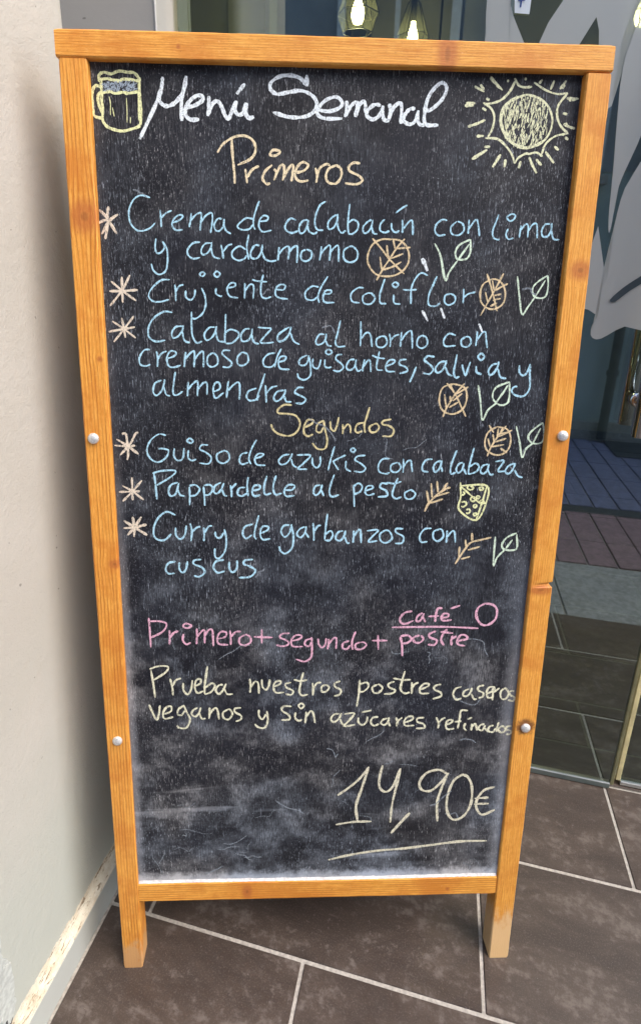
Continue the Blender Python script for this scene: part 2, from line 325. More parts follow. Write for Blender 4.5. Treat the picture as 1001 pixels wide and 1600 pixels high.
CW = 1.2
SUNC = (0.51210, 1.20672, 0.02900)
FOAM = ((0.04149, 1.23551), (0.07942, 1.23743), (0.04146, 1.22643), (-0.00834, 1.29445))
CHALK = [
 ('word','Menú','white',
  '''314:793,11790 897,11978 1007,12189 1054,12309 1073,12423;307:1036,12289 1022,12203 1062,12146 1125,12134 1210,12179 1287,12276 1330,12439;306:1326,12391 1286,12257 1266,12141 1267,11986;311:1303,12119 1409,12145 1494,12195 1500,12237 1443,12246 1368,12198 1313,12119 1311,12046 1363,12002 1458,12006;309:1569,12245 1569,12148 1554,12041;312:1556,12051 1588,12139 1642,12193 1684,12180 1715,12123 1745,12052 1781,12021 1820,12096 1868,12204;311:1874,12204 1852,12116 1890,12063 1941,12083 1980,12187;311:1984,12187 1975,12080 2011,12032 2064,12047;310:1875,12271 1918,12320 1967,12378'''),
 ('word','Semanal','white',
  '''282:2644,12481 2650,12366;283:2641,12376 2581,12441 2475,12471 2349,12458 2254,12395 2248,12328 2318,12282 2434,12300 2582,12322 2700,12281 2759,12205 2734,12117 2628,12060 2457,12052 2275,12097;287:2788,12128 2906,12121 3012,12158 3043,12212 2977,12268 2861,12233 2777,12147 2778,12079 2864,12046 3047,12050;286:3089,12232 3098,12164 3075,12066;288:3079,12070 3130,12165 3182,12215 3214,12206 3195,12069;288:3197,12088 3236,12187 3278,12231 3301,12198 3308,12110;287:3473,12192 3408,12201 3339,12150 3319,12091 3381,12049 3445,12074 3486,12134 3501,12193;288:3489,12154 3515,12052 3576,12038;287:3573,12214 3583,12136 3568,12038;290:3571,12058 3614,12166 3666,12216 3702,12213 3711,12120 3708,12011;289:3862,12172 3798,12161 3747,12101 3739,12042 3806,12008 3869,12044 3900,12153;290:3887,12114 3914,12016 3980,12003;289:3964,12174 4025,12156 4139,12247 4197,12345 4193,12413 4138,12437 4056,12371 3997,12273 3972,12145 3971,12047 4013,12004 4132,12007'''),
 ('mug','beer mug drawing','yellow',
  '''172:388,12356 385,12419 436,12452 517,12438 602,12468 697,12458 766,12454 816,12398 817,12354;172:387,12379 473,12390 528,12379 610,12372 639,12390 749,12384 811,12373;172:404,12382 404,12268 403,12154 405,12064 399,11974 444,11910 527,11879 610,11868 696,11887 796,11924 816,11996 821,12099 816,12202 814,12304 818,12380;173:409,12246 493,12264 548,12246 632,12259 687,12250 757,12262 801,12268;173:389,12255 363,12217 364,12140 391,12064 408,12045;173:402,12306 344,12318 307,12266 297,12164 300,12062 318,12011 393,11993;173:394,12268 401,12167 405,12090;173:805,12278 808,12176 803,12073 805,11970'''),
 ('mug_streak','beer mug drawing','yellow',
  '''80:483,12213 493,12143 486,12027;81:512,12105 527,12015;80:670,12205 670,12070 664,11954;81:705,12013 699,11948'''),
 ('word','Primeros','cream',
  '''220:1818,11812 1815,11762 1824,11623 1839,11462 1842,11344;221:1653,11669 1719,11760 1848,11836 1977,11845 2062,11787 2077,11688 2018,11607 1877,11544;224:1963,11505 1973,11424 1983,11353;225:1984,11414 2039,11496 2115,11538;224:2267,11551 2191,11489 2158,11407 2201,11351 2245,11358;223:2233,11655 2276,11708 2356,11694 2304,11651 2233,11655;224:2287,11511 2313,11471 2287,11389;226:2291,11400 2352,11533 2395,11554 2405,11473 2385,11391;226:2392,11412 2461,11531 2504,11556 2500,11475 2484,11383;225:2537,11476 2624,11498 2674,11556 2612,11589 2548,11533 2527,11439 2582,11385 2680,11397;225:2755,11531 2778,11460 2768,11374;226:2774,11440 2809,11532 2885,11574 2923,11555;225:2994,11566 2908,11524 2877,11442 2911,11377 2999,11373 3052,11449 3043,11531 2984,11566;225:3263,11588 3190,11594 3137,11553 3149,11504 3250,11459 3295,11409 3231,11367 3098,11374'''),
 ('star','chalk asterisk','tan',
  '''212:409,11076 390,10977 408,10915 486,10780;212:303,11039 365,10977 408,10915;213:511,10994 409,10920 315,10774;213:275,10889 353,10926 405,10920;213:393,10915 374,10815 350,10720'''),
 ('star','chalk asterisk','tan',
  '''191:389,10251 514,10145 667,10033;190:610,10324 514,10153 363,9972;192:692,10156 513,10142 363,10138;190:516,10304 514,10149 510,10006'''),
 ('star','chalk asterisk','tan',
  '''180:378,9792 510,9702 642,9598;180:488,9832 510,9702 520,9599;180:631,9853 510,9702 380,9548;181:639,9727 510,9702 328,9669'''),
 ('star','chalk asterisk','tan',
  '''200:415,8425 462,8425 472,8345 478,8265;200:616,8445 578,8420 528,8324 478,8260 380,8153;201:571,8276 478,8265 315,8277;200:346,8355 478,8269 606,8165;201:478,8260 479,8164 463,8089'''),
 ('star','chalk asterisk','tan',
  '''189:509,7862 505,7676 504,7561;189:631,7823 505,7676 378,7547;190:600,7683 505,7676 337,7671;189:385,7753 506,7680 640,7566'''),
 ('star','chalk asterisk','tan',
  '''243:492,7338 506,7196 496,7066;243:602,7338 506,7196 416,7089;245:663,7234 506,7196 369,7184;244:378,7286 506,7196 664,7089'''),
 ('word','Crema','blue',
  '''155:882,11179 780,11202 694,11153 637,11036 644,10910 706,10829 781,10818 868,10850 927,10906;156:990,11051 995,10952 995,10862;157:999,10961 1054,11016 1121,11044;157:1126,10909 1213,10947 1246,10989 1195,10995 1137,10945 1121,10882 1161,10832 1238,10838;157:1342,11021 1332,10940 1315,10867;157:1326,10936 1395,11004 1456,11023 1449,10924 1438,10833;158:1449,10924 1508,10997 1575,11025 1579,10926 1557,10807;158:1688,10964 1641,10963 1601,10899 1619,10836 1667,10836 1706,10892 1717,10965;158:1706,10919 1734,10838 1791,10802'''),
 ('word','de','blue',
  '''158:2049,10970 1973,10978 1915,10941 1866,10885 1914,10850 2000,10857 2049,10912;157:2120,11166 2078,11061 2053,10970 2052,10898 2071,10852;158:2125,10944 2202,10955 2221,10992 2173,11009 2125,10963 2115,10881 2163,10830 2259,10850'''),
 ('word','calabacín','blue',
  '''166:2543,10964 2480,10982 2423,10922 2423,10858 2491,10823 2568,10848;166:2672,10972 2615,10953 2577,10888 2591,10824 2635,10834 2673,10908 2682,10972;166:2673,10908 2693,10845 2752,10818 2790,10841;165:2880,11175 2814,11129 2768,11019 2760,10928 2790,10865 2857,10860;166:3008,11033 2951,10995 2910,10931 2925,10872 2982,10895 3019,10978 3021,11042;166:3013,10969 3035,10878 3075,10833 3119,10861;165:3159,11153 3147,11026 3143,10916 3153,10825;167:3146,10944 3203,10981 3262,10946 3254,10872 3198,10825 3149,10825;167:3415,10985 3368,10957 3321,10901 3333,10837 3382,10851 3418,10912 3431,10985;167:3418,10912 3444,10839 3490,10827;167:3570,10991 3524,10941 3521,10871 3577,10845 3630,10866;167:3650,10953 3659,10885 3703,10849 3747,10871;167:3693,11063 3768,11119 3825,11151;167:3774,10991 3784,10909 3782,10844;168:3784,10881 3835,10950 3882,10988 3900,10938 3906,10822'''),
 ('word','con','blue',
  '''161:4300,10991 4247,11000 4182,10953 4163,10878 4209,10824 4291,10834;161:4414,10984 4350,10919 4365,10845 4445,10831 4504,10884 4485,10958 4424,10984;161:4560,11005 4556,10922 4558,10848;162:4558,10894 4611,10978 4648,11007 4674,10924 4694,10822'''),
 ('word','lima','blue',
  '''161:4902,11066 4876,10983 4845,10881 4861,10812 4912,10789 4931,10798;162:5026,10912 5006,10846 5040,10796 5099,10810;161:5055,11078 5003,11044 5032,11000 5080,11014 5099,11064 5055,11078;162:5175,10951 5171,10886 5168,10817;163:5171,10886 5223,10961 5260,10953 5267,10819;163:5266,10888 5312,10963 5362,10964 5381,10811;162:5519,10975 5460,10965 5428,10900 5444,10835 5504,10836 5537,10902 5538,10985;163:5535,10920 5576,10809 5647,10801'''),
 ('word','y','blue',
  '''166:929,10736 916,10641 932,10577 980,10583 1025,10643 1004,10707;166:1004,10707 1049,10625 1054,10514 1030,10383 951,10335 885,10381 864,10455'''),
 ('word','cardamomo','blue',
  '''167:1434,10704 1357,10694 1288,10619 1296,10554 1352,10518 1430,10534;167:1559,10697 1491,10687 1446,10622 1459,10566 1518,10586 1558,10651 1568,10707;167:1558,10651 1584,10550 1661,10523;167:1674,10681 1691,10598 1700,10523;168:1697,10598 1750,10669 1804,10688;168:1962,10630 1885,10666 1807,10609 1806,10544 1873,10507 1941,10527 1971,10565;167:1996,10796 1972,10658 1994,10519;175:2124,10679 2066,10678 2018,10603 2027,10538 2095,10539 2143,10614 2153,10688;175:2143,10623 2182,10531 2250,10504 2318,10514;175:2347,10664 2341,10589 2334,10514;176:2341,10580 2405,10655 2463,10665 2454,10526;176:2458,10600 2511,10663 2560,10667 2556,10490;176:2657,10641 2609,10612 2606,10537 2659,10510 2717,10543 2726,10614 2667,10645;176:2841,10681 2833,10597 2821,10522;177:2828,10578 2881,10654 2943,10688 2938,10520;177:2940,10608 2997,10674 3040,10684 3045,10507;176:3173,10686 3106,10638 3108,10545 3178,10505 3255,10538 3266,10622 3212,10681 3163,10684'''),
 ('wheat','crossed out wheat ear drawing','sand',
  '''169:3665,10771 3544,10769 3438,10709 3388,10592 3398,10488 3477,10385 3588,10353 3725,10369 3831,10442 3876,10548 3854,10664 3775,10753 3665,10774;168:3435,10780 3548,10660 3648,10544 3827,10383;169:3814,10780 3724,10675 3648,10551 3578,10445 3501,10306;169:3679,10771 3704,10668;170:3724,10669 3887,10684;169:3607,10706 3618,10622 3636,10570;171:3668,10558 3802,10612;170:3531,10575 3558,10425;172:3578,10426 3693,10467 3786,10520'''),
 ('tick','chalk tick','white',
  '''342:4030,10563 4060,10511 4103,10420'''),
 ('leaf','tick and leaf drawing','mint',
  '''185:4170,10734 4248,10593 4320,10318 4363,10411 4456,10550;185:4590,10786 4471,10726 4422,10647 4441,10570 4497,10555 4565,10571 4600,10650 4590,10786;187:4456,10550 4580,10734'''),
 ('word','Crujiente','blue',
  '''162:1071,10279 965,10268 854,10172 817,10086 867,10029 955,10025 1053,10051;163:1128,10223 1134,10119 1131,10033;163:1134,10138 1175,10205 1228,10224;163:1252,10158 1253,10082 1307,10050 1351,10093 1363,10169;163:1437,10189 1474,10104 1481,9989 1440,9892 1359,9833 1311,9842;162:1452,10377 1480,10351 1450,10320 1422,10346 1452,10377;162:1623,10387 1659,10350 1621,10315 1587,10349 1623,10387;163:1607,10192 1606,10125 1660,10097 1674,10107;164:1750,10194 1828,10214 1828,10252 1770,10242 1736,10174 1768,10099 1865,10081;163:1946,10253 1945,10168 1940,10068;164:1945,10158 2004,10235 2049,10217 2042,10070;163:2163,10351 2135,10228 2139,10113 2188,10079 2257,10099;163:2032,10293 2100,10275 2208,10270;164:2316,10182 2404,10184 2418,10232 2365,10240 2316,10202 2306,10125 2355,10087 2454,10075'''),
 ('word','de','blue',
  '''165:2818,10218 2739,10226 2661,10158 2672,10082 2751,10067 2810,10112;164:2924,10343 2847,10218 2810,10112 2827,10035;165:2869,10142 2948,10143 2971,10178 2907,10181 2873,10123 2890,10046 3010,10042'''),
 ('word','coliflor','blue',
  '''165:3352,10216 3283,10215 3205,10147 3218,10060 3308,10042;166:3404,10159 3346,10119 3358,10042 3438,10030 3490,10092 3454,10150 3404,10159;165:3600,10324 3570,10228 3548,10132 3558,10045 3628,10036;166:3713,10144 3724,10047 3799,10034;165:3726,10292 3764,10260 3729,10227 3692,10259 3726,10292;165:4111,10370 4030,10397 3964,10330 3921,10214 3924,10036;166:3821,10203 3891,10198 3985,10205;165:4221,10362 4178,10256 4135,10140 4141,10033 4223,10015 4275,10054;167:4394,10162 4335,10142 4330,10065 4383,10030 4451,10066 4451,10134 4394,10166;167:4551,10223 4556,10145 4553,10054;168:4558,10122 4615,10165 4698,10186'''),
 ('wheat','crossed out wheat ear drawing','sand',
  '''166:4883,10339 4787,10284 4755,10187 4774,10070 4861,9997 4953,9994 5039,10054 5059,10171 5019,10277 4944,10334 4883,10339;166:4818,10399 4894,10208 4975,9965;166:5018,10406 4924,10208 4777,9910;167:4889,10324 4914,10218;167:5079,10288 4992,10244 4935,10208;167:4815,10188 4856,10062;168:4929,10150 5009,10167;168:4914,10092 5007,10116;169:4889,10023 4967,10063'''),
 ('leaf','tick and leaf drawing','mint',
  '''174:5186,10376 5234,10135 5284,9930 5347,10019 5418,10128;174:5553,10391 5449,10322 5386,10244 5410,10147 5500,10125 5557,10159 5569,10275 5553,10391;176:5418,10128 5529,10333'''),
 ('tick','chalk tick','white',
  '''214:4065,9964 4143,9837'''),
 ('tick','chalk tick','white',
  '''214:4288,9996 4343,9869'''),
 ('tick','chalk tick','white',
  '''170:4764,9815 4782,9785 4817,9712'''),
 ('word','Calabaza','blue',
  '''172:1087,9903 989,9910 869,9837 802,9729 800,9612 877,9560 992,9575;174:1199,9744 1120,9733 1072,9664 1086,9605 1146,9625 1198,9695 1209,9753;174:1197,9685 1218,9577 1282,9548;173:1313,9914 1309,9774 1315,9637 1362,9549 1432,9569;174:1584,9738 1515,9728 1457,9649 1482,9580 1552,9620 1593,9699 1604,9748;175:1593,9689 1621,9581 1700,9562;173:1715,9892 1709,9740 1701,9602 1704,9547;175:1708,9671 1772,9711 1861,9679 1860,9620 1789,9554 1710,9543;175:2000,9723 1941,9713 1894,9644 1909,9575 1979,9585 2020,9655 2030,9724;176:2020,9665 2049,9566 2109,9543;175:2098,9740 2187,9733 2257,9726 2197,9657 2127,9567 2197,9554 2287,9565;176:2476,9749 2407,9708 2337,9648 2341,9579 2407,9590 2467,9660 2496,9753;176:2487,9680 2528,9581 2598,9542'''),
 ('word','al','blue',
  '''169:2898,9665 2838,9664 2795,9594 2810,9544 2870,9555 2909,9605 2918,9675;170:2909,9595 2941,9536 2986,9526;168:3085,9834 3058,9696 3031,9577 3062,9521 3153,9528'''),
 ('word','horno','blue',
  '''168:3331,9827 3336,9679 3335,9530;170:3339,9616 3401,9690 3452,9667 3478,9522;170:3584,9652 3529,9612 3538,9532 3610,9519 3658,9573 3635,9643 3584,9652;170:3684,9683 3698,9604 3697,9524;171:3698,9600 3746,9654 3800,9675;170:3829,9705 3825,9605 3823,9525;171:3826,9595 3886,9686 3946,9716 3964,9607 3969,9507;171:4081,9668 4033,9627 4027,9547 4090,9512 4149,9559 4136,9639 4081,9668'''),
 ('word','con','blue',
  '''171:4493,9672 4406,9691 4350,9611 4375,9541 4501,9548;171:4613,9654 4564,9613 4579,9549 4642,9534 4685,9584 4664,9650 4612,9658;171:4754,9725 4753,9635 4748,9545;172:4755,9611 4813,9702 4853,9716 4872,9617 4892,9522'''),
 ('word','cremoso','blue',
  '''176:804,9464 734,9453 674,9363 682,9283 745,9264 800,9285;176:882,9445 892,9355 884,9255;177:892,9345 940,9416 1001,9446;177:1008,9357 1088,9387 1114,9433 1051,9447 1004,9377 1014,9277 1073,9251 1164,9278;176:1229,9439 1216,9339 1207,9254;177:1216,9343 1278,9419 1333,9440 1324,9255;177:1330,9344 1388,9420 1438,9441 1438,9256;177:1548,9432 1491,9381 1489,9291 1544,9261 1609,9302 1603,9392 1548,9436;177:1764,9460 1688,9463 1667,9417 1727,9364 1780,9310 1745,9259 1665,9263;177:1908,9445 1851,9385 1850,9305 1906,9281 1975,9326 1968,9416 1908,9445'''),
 ('word','de','blue',
  '''170:2307,9439 2217,9419 2160,9348 2176,9277 2257,9268 2308,9313;170:2378,9490 2328,9390 2298,9264;171:2348,9329 2418,9350 2432,9397 2368,9390 2342,9329 2368,9249 2480,9240'''),
 ('word','guisantes','blue',
  '''171:2691,9413 2610,9372 2597,9302 2662,9292 2702,9343 2711,9413;171:2711,9403 2733,9293 2735,9171 2664,9113 2592,9139 2576,9194;171:2762,9374 2763,9283 2815,9253 2844,9294 2859,9365;171:2908,9365 2910,9284 2947,9264 2991,9275;171:2952,9490 2995,9456 2953,9424 2912,9456 2952,9490;171:3115,9428 3055,9417 3042,9366 3108,9317 3134,9266 3080,9221 3008,9234;172:3270,9369 3209,9358 3170,9277 3212,9236 3272,9278 3290,9369;173:3282,9288 3315,9227 3359,9248;172:3392,9370 3378,9299 3372,9223;173:3379,9274 3433,9360 3462,9340 3473,9218;171:3571,9472 3546,9341 3549,9250 3622,9240;172:3482,9421 3554,9392 3640,9382;173:3660,9291 3741,9323 3764,9363 3698,9363 3656,9301 3673,9230 3770,9225;173:3906,9375 3831,9364 3823,9313 3897,9283 3924,9233 3829,9201'''),
 ('word','comma','blue',
  '''205:4031,9285 3995,9182 3959,9095'''),
 ('word','salvia','blue',
  '''196:4250,9409 4167,9418 4129,9367 4194,9317 4243,9256 4201,9200 4118,9208;197:4387,9359 4316,9338 4269,9266 4293,9215 4353,9243 4389,9318 4400,9369;198:4391,9288 4428,9206 4482,9176;197:4525,9442 4512,9330 4499,9228 4524,9158 4575,9171;198:4596,9320 4623,9229 4651,9184 4672,9270 4697,9352;198:4773,9302 4785,9226 4849,9200;197:4822,9463 4865,9419 4829,9374 4787,9414 4822,9463;198:5029,9335 4969,9314 4929,9242 4958,9191 5007,9232 5042,9304 5048,9359;199:5045,9273 5085,9171 5160,9151'''),
 ('word','y','blue',
  '''199:5311,9317 5320,9225 5375,9190 5422,9246 5445,9335;199:5445,9328 5452,9195 5464,9029 5400,8934 5293,8944 5242,8996 5263,9044 5309,9053'''),
 ('word','almendras','blue',
  '''179:927,9094 845,9053 821,8951 859,8906 922,8962 956,9054 966,9105;180:954,9013 975,8921 1025,8901;178:1097,9197 1072,9055 1062,8932 1112,8916 1178,8960;179:1248,9077 1241,8985 1233,8899;180:1241,8979 1308,9057 1363,9078 1354,8900;180:1360,8980 1429,9064 1475,9058 1472,8921;181:1558,8957 1630,8998 1621,9070 1570,9059 1548,8967 1577,8879 1675,8947;180:1736,9091 1721,8989 1709,8882;181:1720,8962 1803,9051 1864,9072 1873,8969 1865,8862;181:2076,9006 1984,8970 1953,8898 1994,8851 2075,8868 2110,8920;188:2180,9186 2135,9043 2094,8920 2088,8853;189:2186,9044 2192,8941 2196,8827;190:2192,8937 2257,9013 2333,9035;190:2410,8984 2329,8963 2288,8890 2319,8845 2380,8880 2421,8943 2429,8994;190:2417,8912 2442,8844 2507,8840;190:2655,9017 2584,9016 2547,8954 2626,8913 2682,8872 2637,8820 2555,8824'''),
 ('wheat','crossed out wheat ear drawing','sand',
  '''184:4509,9079 4377,9031 4340,8895 4373,8769 4450,8711 4545,8703 4646,8767 4685,8898 4648,9033 4509,9079;184:4644,9085 4529,8938 4436,8770 4401,8664;184:4421,9087 4527,8969 4623,8792 4689,8670;184:4473,9062 4516,8969;184:4693,9044 4539,8945;185:4403,8948 4436,8770;185:4473,8927 4487,8854;186:4467,8781 4587,8855;186:4513,8865 4622,8960'''),
 ('leaf','tick and leaf drawing','mint',
  '''192:4816,9065 4858,8878 4903,8625 4963,8752 5071,8848;192:5205,9110 5054,9046 5008,8963 5026,8879 5115,8817 5207,8849 5218,8964 5205,9110;195:5050,8837 5143,8985 5188,9068'''),
 ('word','Segundos','straw',
  '''191:2511,8798 2418,8802 2341,8745 2347,8697 2460,8689 2563,8663 2614,8568 2576,8462 2483,8409 2358,8429 2285,8482 2254,8556;194:2669,8516 2761,8565 2775,8612 2709,8611 2668,8537 2665,8452 2712,8405 2778,8431;194:2906,8608 2834,8559 2819,8474 2873,8457 2907,8524;194:2906,8612 2929,8485 2957,8358 2934,8250 2840,8243 2771,8318;194:2989,8602 3001,8507 3044,8475 3074,8539 3096,8651;194:3146,8561 3152,8487 3149,8435;195:3152,8491 3208,8561 3241,8530 3251,8447;195:3416,8584 3333,8562 3305,8487 3337,8454 3399,8477;193:3476,8780 3445,8658 3417,8552 3431,8452;195:3532,8563 3481,8520 3504,8463 3567,8468 3603,8521 3573,8570 3532,8563;195:3753,8628 3655,8606 3647,8564 3731,8543 3791,8490 3758,8413 3649,8412'''),
 ('wheat','crossed out wheat ear drawing','sand',
  '''181:5097,8540 4996,8475 4958,8367 4982,8248 5085,8179 5192,8183 5271,8260 5285,8391 5227,8509 5097,8540;181:5213,8552 5109,8401 5035,8259 5001,8154;181:4993,8561 5061,8465;183:5163,8260 5254,8201;181:5116,8519 5108,8411;181:5292,8498 5129,8411;182:5052,8443 5075,8346;182:4992,8389 5029,8277;183:5034,8277 5202,8308;182:5088,8342 5227,8390;181:5172,8530 5146,8465;182:5105,8444 5231,8466'''),
 ('leaf','tick and leaf drawing','mint',
  '''189:5340,8552 5402,8348 5454,8141 5496,8257 5575,8327;189:5677,8597 5568,8511 5508,8424 5541,8349 5630,8321 5701,8360 5704,8479 5677,8597;192:5575,8327 5656,8526'''),
 ('word','Guiso','blue',
  '''177:955,8407 864,8421 758,8336 711,8208 758,8101 849,8063 944,8123 978,8209 918,8237 852,8236;178:1052,8242 1042,8145 1088,8085 1151,8113 1171,8246;178:1226,8221 1219,8124 1264,8086 1320,8103;177:1245,8377 1285,8341 1260,8311 1209,8336 1245,8377;178:1470,8286 1393,8286 1367,8232 1443,8190 1507,8125 1470,8045 1356,8054;179:1661,8212 1581,8169 1586,8083 1658,8050 1730,8105 1718,8191 1661,8219'''),
 ('word','de','blue',
  '''180:1962,8192 1889,8170 1856,8094 1887,8040 1971,8062;178:2073,8357 2014,8246 1976,8116 2002,8041;180:2055,8117 2128,8139 2164,8171 2097,8177 2051,8117 2075,8037 2184,8026'''),
 ('word','azukis','blue',
  '''180:2484,8172 2401,8151 2351,8085 2380,8038 2454,8060 2506,8140 2520,8183;181:2510,8108 2532,8032 2580,7999;181:2579,8162 2747,8158 2664,8054 2595,7982 2713,7978;181:2774,8130 2780,8043 2833,7996 2875,8050 2875,8146;180:3053,8276 3010,8120 2976,7963;181:3199,8165 3115,8125 3032,8077;182:3036,8081 3109,7968;182:3201,8088 3204,7990 3268,7946;181:3284,8260 3317,8230 3286,8200 3256,8230 3284,8260;182:3446,8161 3347,8148 3317,8100 3392,8052 3452,7991 3407,7942 3307,7951'''),
 ('word','con','blue',
  '''182:3755,8119 3666,8112 3616,8035 3630,7947 3716,7919 3763,7937;183:3859,8069 3780,8036 3783,7959 3854,7942 3905,8003 3869,8069;183:3931,8117 3936,8014 3934,7933;184:3936,8010 3986,8087 4028,8091 4041,8015 4055,7944'''),
 ('word','calabaza','blue',
  '''200:4302,8114 4223,8103 4179,8026 4189,7960 4258,7945;200:4416,8093 4353,8071 4321,8005 4346,7945 4401,7994 4427,8097;201:4421,8016 4441,7945;199:4606,8231 4565,8104 4541,7994 4556,7921 4613,7939;201:4696,8072 4644,8050 4616,7984 4641,7935 4692,7973 4711,8065;202:4708,7995 4751,7913;199:4825,8263 4799,8127 4777,7995 4779,7913;202:4786,8013 4858,8062 4908,8018 4877,7951 4783,7915;202:5020,8051 4957,8029 4930,7962 4966,7923 5016,7963 5035,8056;202:5026,7974 5064,7912 5106,7919;201:5114,8084 5225,8096 5157,7963 5259,7959;202:5364,8063 5291,8030 5254,7963 5290,7924 5340,7964 5378,8068;203:5372,7975 5422,7897 5485,7875'''),
 ('word','Pappardelle','blue',
  '''205:785,7928 799,7764 808,7572;205:766,7917 886,7950 1056,7951 997,7874 816,7760;206:1078,7798 993,7765 959,7677 988,7617 1052,7655 1092,7791;207:1075,7710 1104,7633 1160,7617;207:1222,7743 1225,7633 1219,7495;207:1223,7754 1296,7765 1351,7710 1303,7633 1229,7617;207:1401,7744 1408,7611 1411,7488;207:1405,7761 1485,7766 1519,7711 1472,7640 1408,7629;207:1622,7799 1548,7755 1529,7678 1567,7651 1620,7700 1658,7793;208:1635,7711 1661,7633 1697,7618;208:1741,7766 1753,7678 1751,7602;208:1747,7711 1815,7789;208:1926,7734 1852,7722 1830,7645 1883,7618 1947,7656;207:1965,7870 1951,7745 1963,7618;209:2021,7690 2105,7712 2110,7756 2042,7756 2014,7678 2041,7618 2120,7634;207:2202,7888 2166,7745 2180,7641 2259,7657;207:2318,7893 2282,7745 2308,7641 2392,7657;209:2424,7701 2520,7702 2555,7757 2477,7768 2424,7701 2446,7619 2556,7626'''),
 ('word','al','blue',
  '''209:2880,7769 2816,7747 2796,7669 2829,7631 2881,7680 2905,7773;210:2892,7702 2930,7620;208:3057,7906 3018,7791 2999,7669 3032,7611 3122,7636'''),
 ('word','pesto','blue',
  '''202:3306,7770 3316,7636 3326,7474;202:3302,7743 3369,7792 3418,7748 3394,7681 3316,7643;202:3469,7692 3553,7726 3541,7759 3478,7748 3459,7670 3503,7632 3582,7654;202:3748,7782 3668,7793 3649,7737 3726,7693 3744,7625 3622,7609;202:3873,7864 3831,7749 3810,7637 3860,7585 3928,7610;202:3732,7804 3829,7789 3918,7816;203:4038,7704 3971,7659 3989,7592 4065,7585 4110,7648 4059,7700 4027,7700'''),
 ('wheat','wheat ear drawing','sand',
  '''215:4242,7411 4290,7525 4391,7638 4494,7716 4558,7739;212:4254,7693 4290,7525;211:4306,7794 4328,7604;211:4380,7821 4400,7671;211:4517,7799 4453,7694;214:4301,7525 4471,7581;213:4360,7615 4545,7672'''),
 ('cheese','wedge of cheese drawing','yellow',
  '''195:4683,7806 4701,7615 4692,7434 4928,7292 5040,7537 5028,7762 4690,7761;195:4698,7750 4825,7638 4965,7518;196:5029,7751 4994,7571 4961,7434 4928,7297;198:4965,7514 5030,7530;195:4816,7760 4861,7733 4820,7706 4775,7733 4795,7755;196:4958,7751 4985,7728 4961,7701 4933,7728 4958,7751;196:4724,7683 4747,7661 4728,7634 4704,7656;197:4859,7616 4895,7582 4865,7548 4829,7582 4859,7616;197:4923,7632 4947,7609 4927,7584 4903,7609 4923,7632;197:4978,7575 5006,7548 4982,7521 4954,7548 4978,7575;197:4712,7543 4767,7543 4781,7502 4739,7475 4710,7491;198:4896,7514 4919,7491 4899,7464 4876,7489 4896,7514;198:4786,7434 4822,7445 4838,7407 4805,7384 4788,7400;199:4902,7398 4926,7377 4906,7352 4882,7375 4902,7398'''),
 ('word','Curry','blue',
  '''202:1035,7362 927,7407 819,7329 754,7193 755,7068 827,7017 902,7033 973,7106;203:1030,7193 1032,7090 1084,7033 1145,7090 1169,7220;203:1218,7250 1237,7147 1222,7005;204:1236,7129 1302,7193 1349,7204;204:1391,7193 1395,7101 1387,7005;205:1396,7113 1451,7204 1498,7215;205:1535,7136 1544,7067 1598,7051 1646,7124;204:1653,7170 1677,7032 1659,6871 1582,6766 1528,6789 1526,6906'''),
 ('word','de','blue',
  '''196:2018,7238 1921,7204 1888,7112 1930,7039 2006,7089;195:2098,7360 2060,7215 2038,7089 2064,7027;197:2124,7112 2211,7158 2215,7204 2146,7204 2114,7112 2146,7027 2247,7036'''),
 ('word','cuscus','blue',
  '''225:1013,6721 922,6698 882,6616 916,6552 997,6557;225:1062,6709 1059,6615 1101,6564 1145,6615 1168,6725;225:1348,6750 1257,6737 1249,6685 1352,6638 1387,6567 1316,6506 1247,6521;226:1640,6743 1537,6719 1503,6637 1556,6562 1648,6585;226:1711,6717 1709,6625 1752,6566 1807,6625 1813,6735;226:2019,6748 1917,6735 1899,6683 1981,6648 2051,6588 1980,6503 1834,6490'''),
 ('word','garbanzos','blue',
  '''205:2495,7226 2420,7215 2384,7135 2432,7061 2496,7123 2521,7238;205:2517,7226 2544,7077 2530,6915 2444,6829 2378,6869 2361,6932;206:2689,7203 2625,7169 2589,7100 2637,7054 2691,7112 2709,7208;206:2701,7123 2746,7049;205:2797,7254 2809,7123 2811,7008;207:2805,7105 2851,7203 2898,7226;205:2982,7379 2964,7215 2952,7026;207:2962,7095 3026,7146 3057,7088 3018,7014 2952,7017;207:3188,7146 3124,7123 3093,7042 3148,7007 3201,7065 3221,7150;208:3212,7065 3247,6979 3280,6979;207:3329,7150 3328,7065 3324,6979;208:3328,7058 3384,7152 3416,7145 3431,6974;207:3499,7145 3649,7157 3572,7064 3527,6993 3644,7006;208:3743,7157 3675,7099 3688,7006 3761,6978 3835,7041 3798,7134 3743,7157;208:3976,7173 3884,7173 3886,7122 3981,7064 3970,6978 3878,6969'''),
 ('word','con','blue',
  '''200:4347,7179 4256,7168 4198,7075 4222,6989 4304,6994;200:4453,7168 4379,7133 4380,7040 4442,7000 4509,7063 4487,7156 4442,7172;200:4554,7149 4554,7075 4554,6977;201:4560,7056 4620,7140 4654,7121 4675,6977'''),
 ('wheat','wheat ear drawing','sand',
  '''213:4692,6675 4794,6864 4875,6976 5005,7016 5146,7051;211:4735,6923 4733,6781;210:4805,7021 4826,6887;210:4886,7114 4895,7004;213:4765,6746 4883,6781;212:4849,6875 5005,6922'''),
 ('leaf','tick and leaf drawing','mint',
  '''211:5200,7062 5201,6839 5209,6644 5248,6768 5349,6886;211:5478,7113 5357,7051 5298,6957 5327,6886 5440,6870 5503,6910 5481,7097;212:5349,6886 5431,7020'''),
 ('word','Primero','pink',
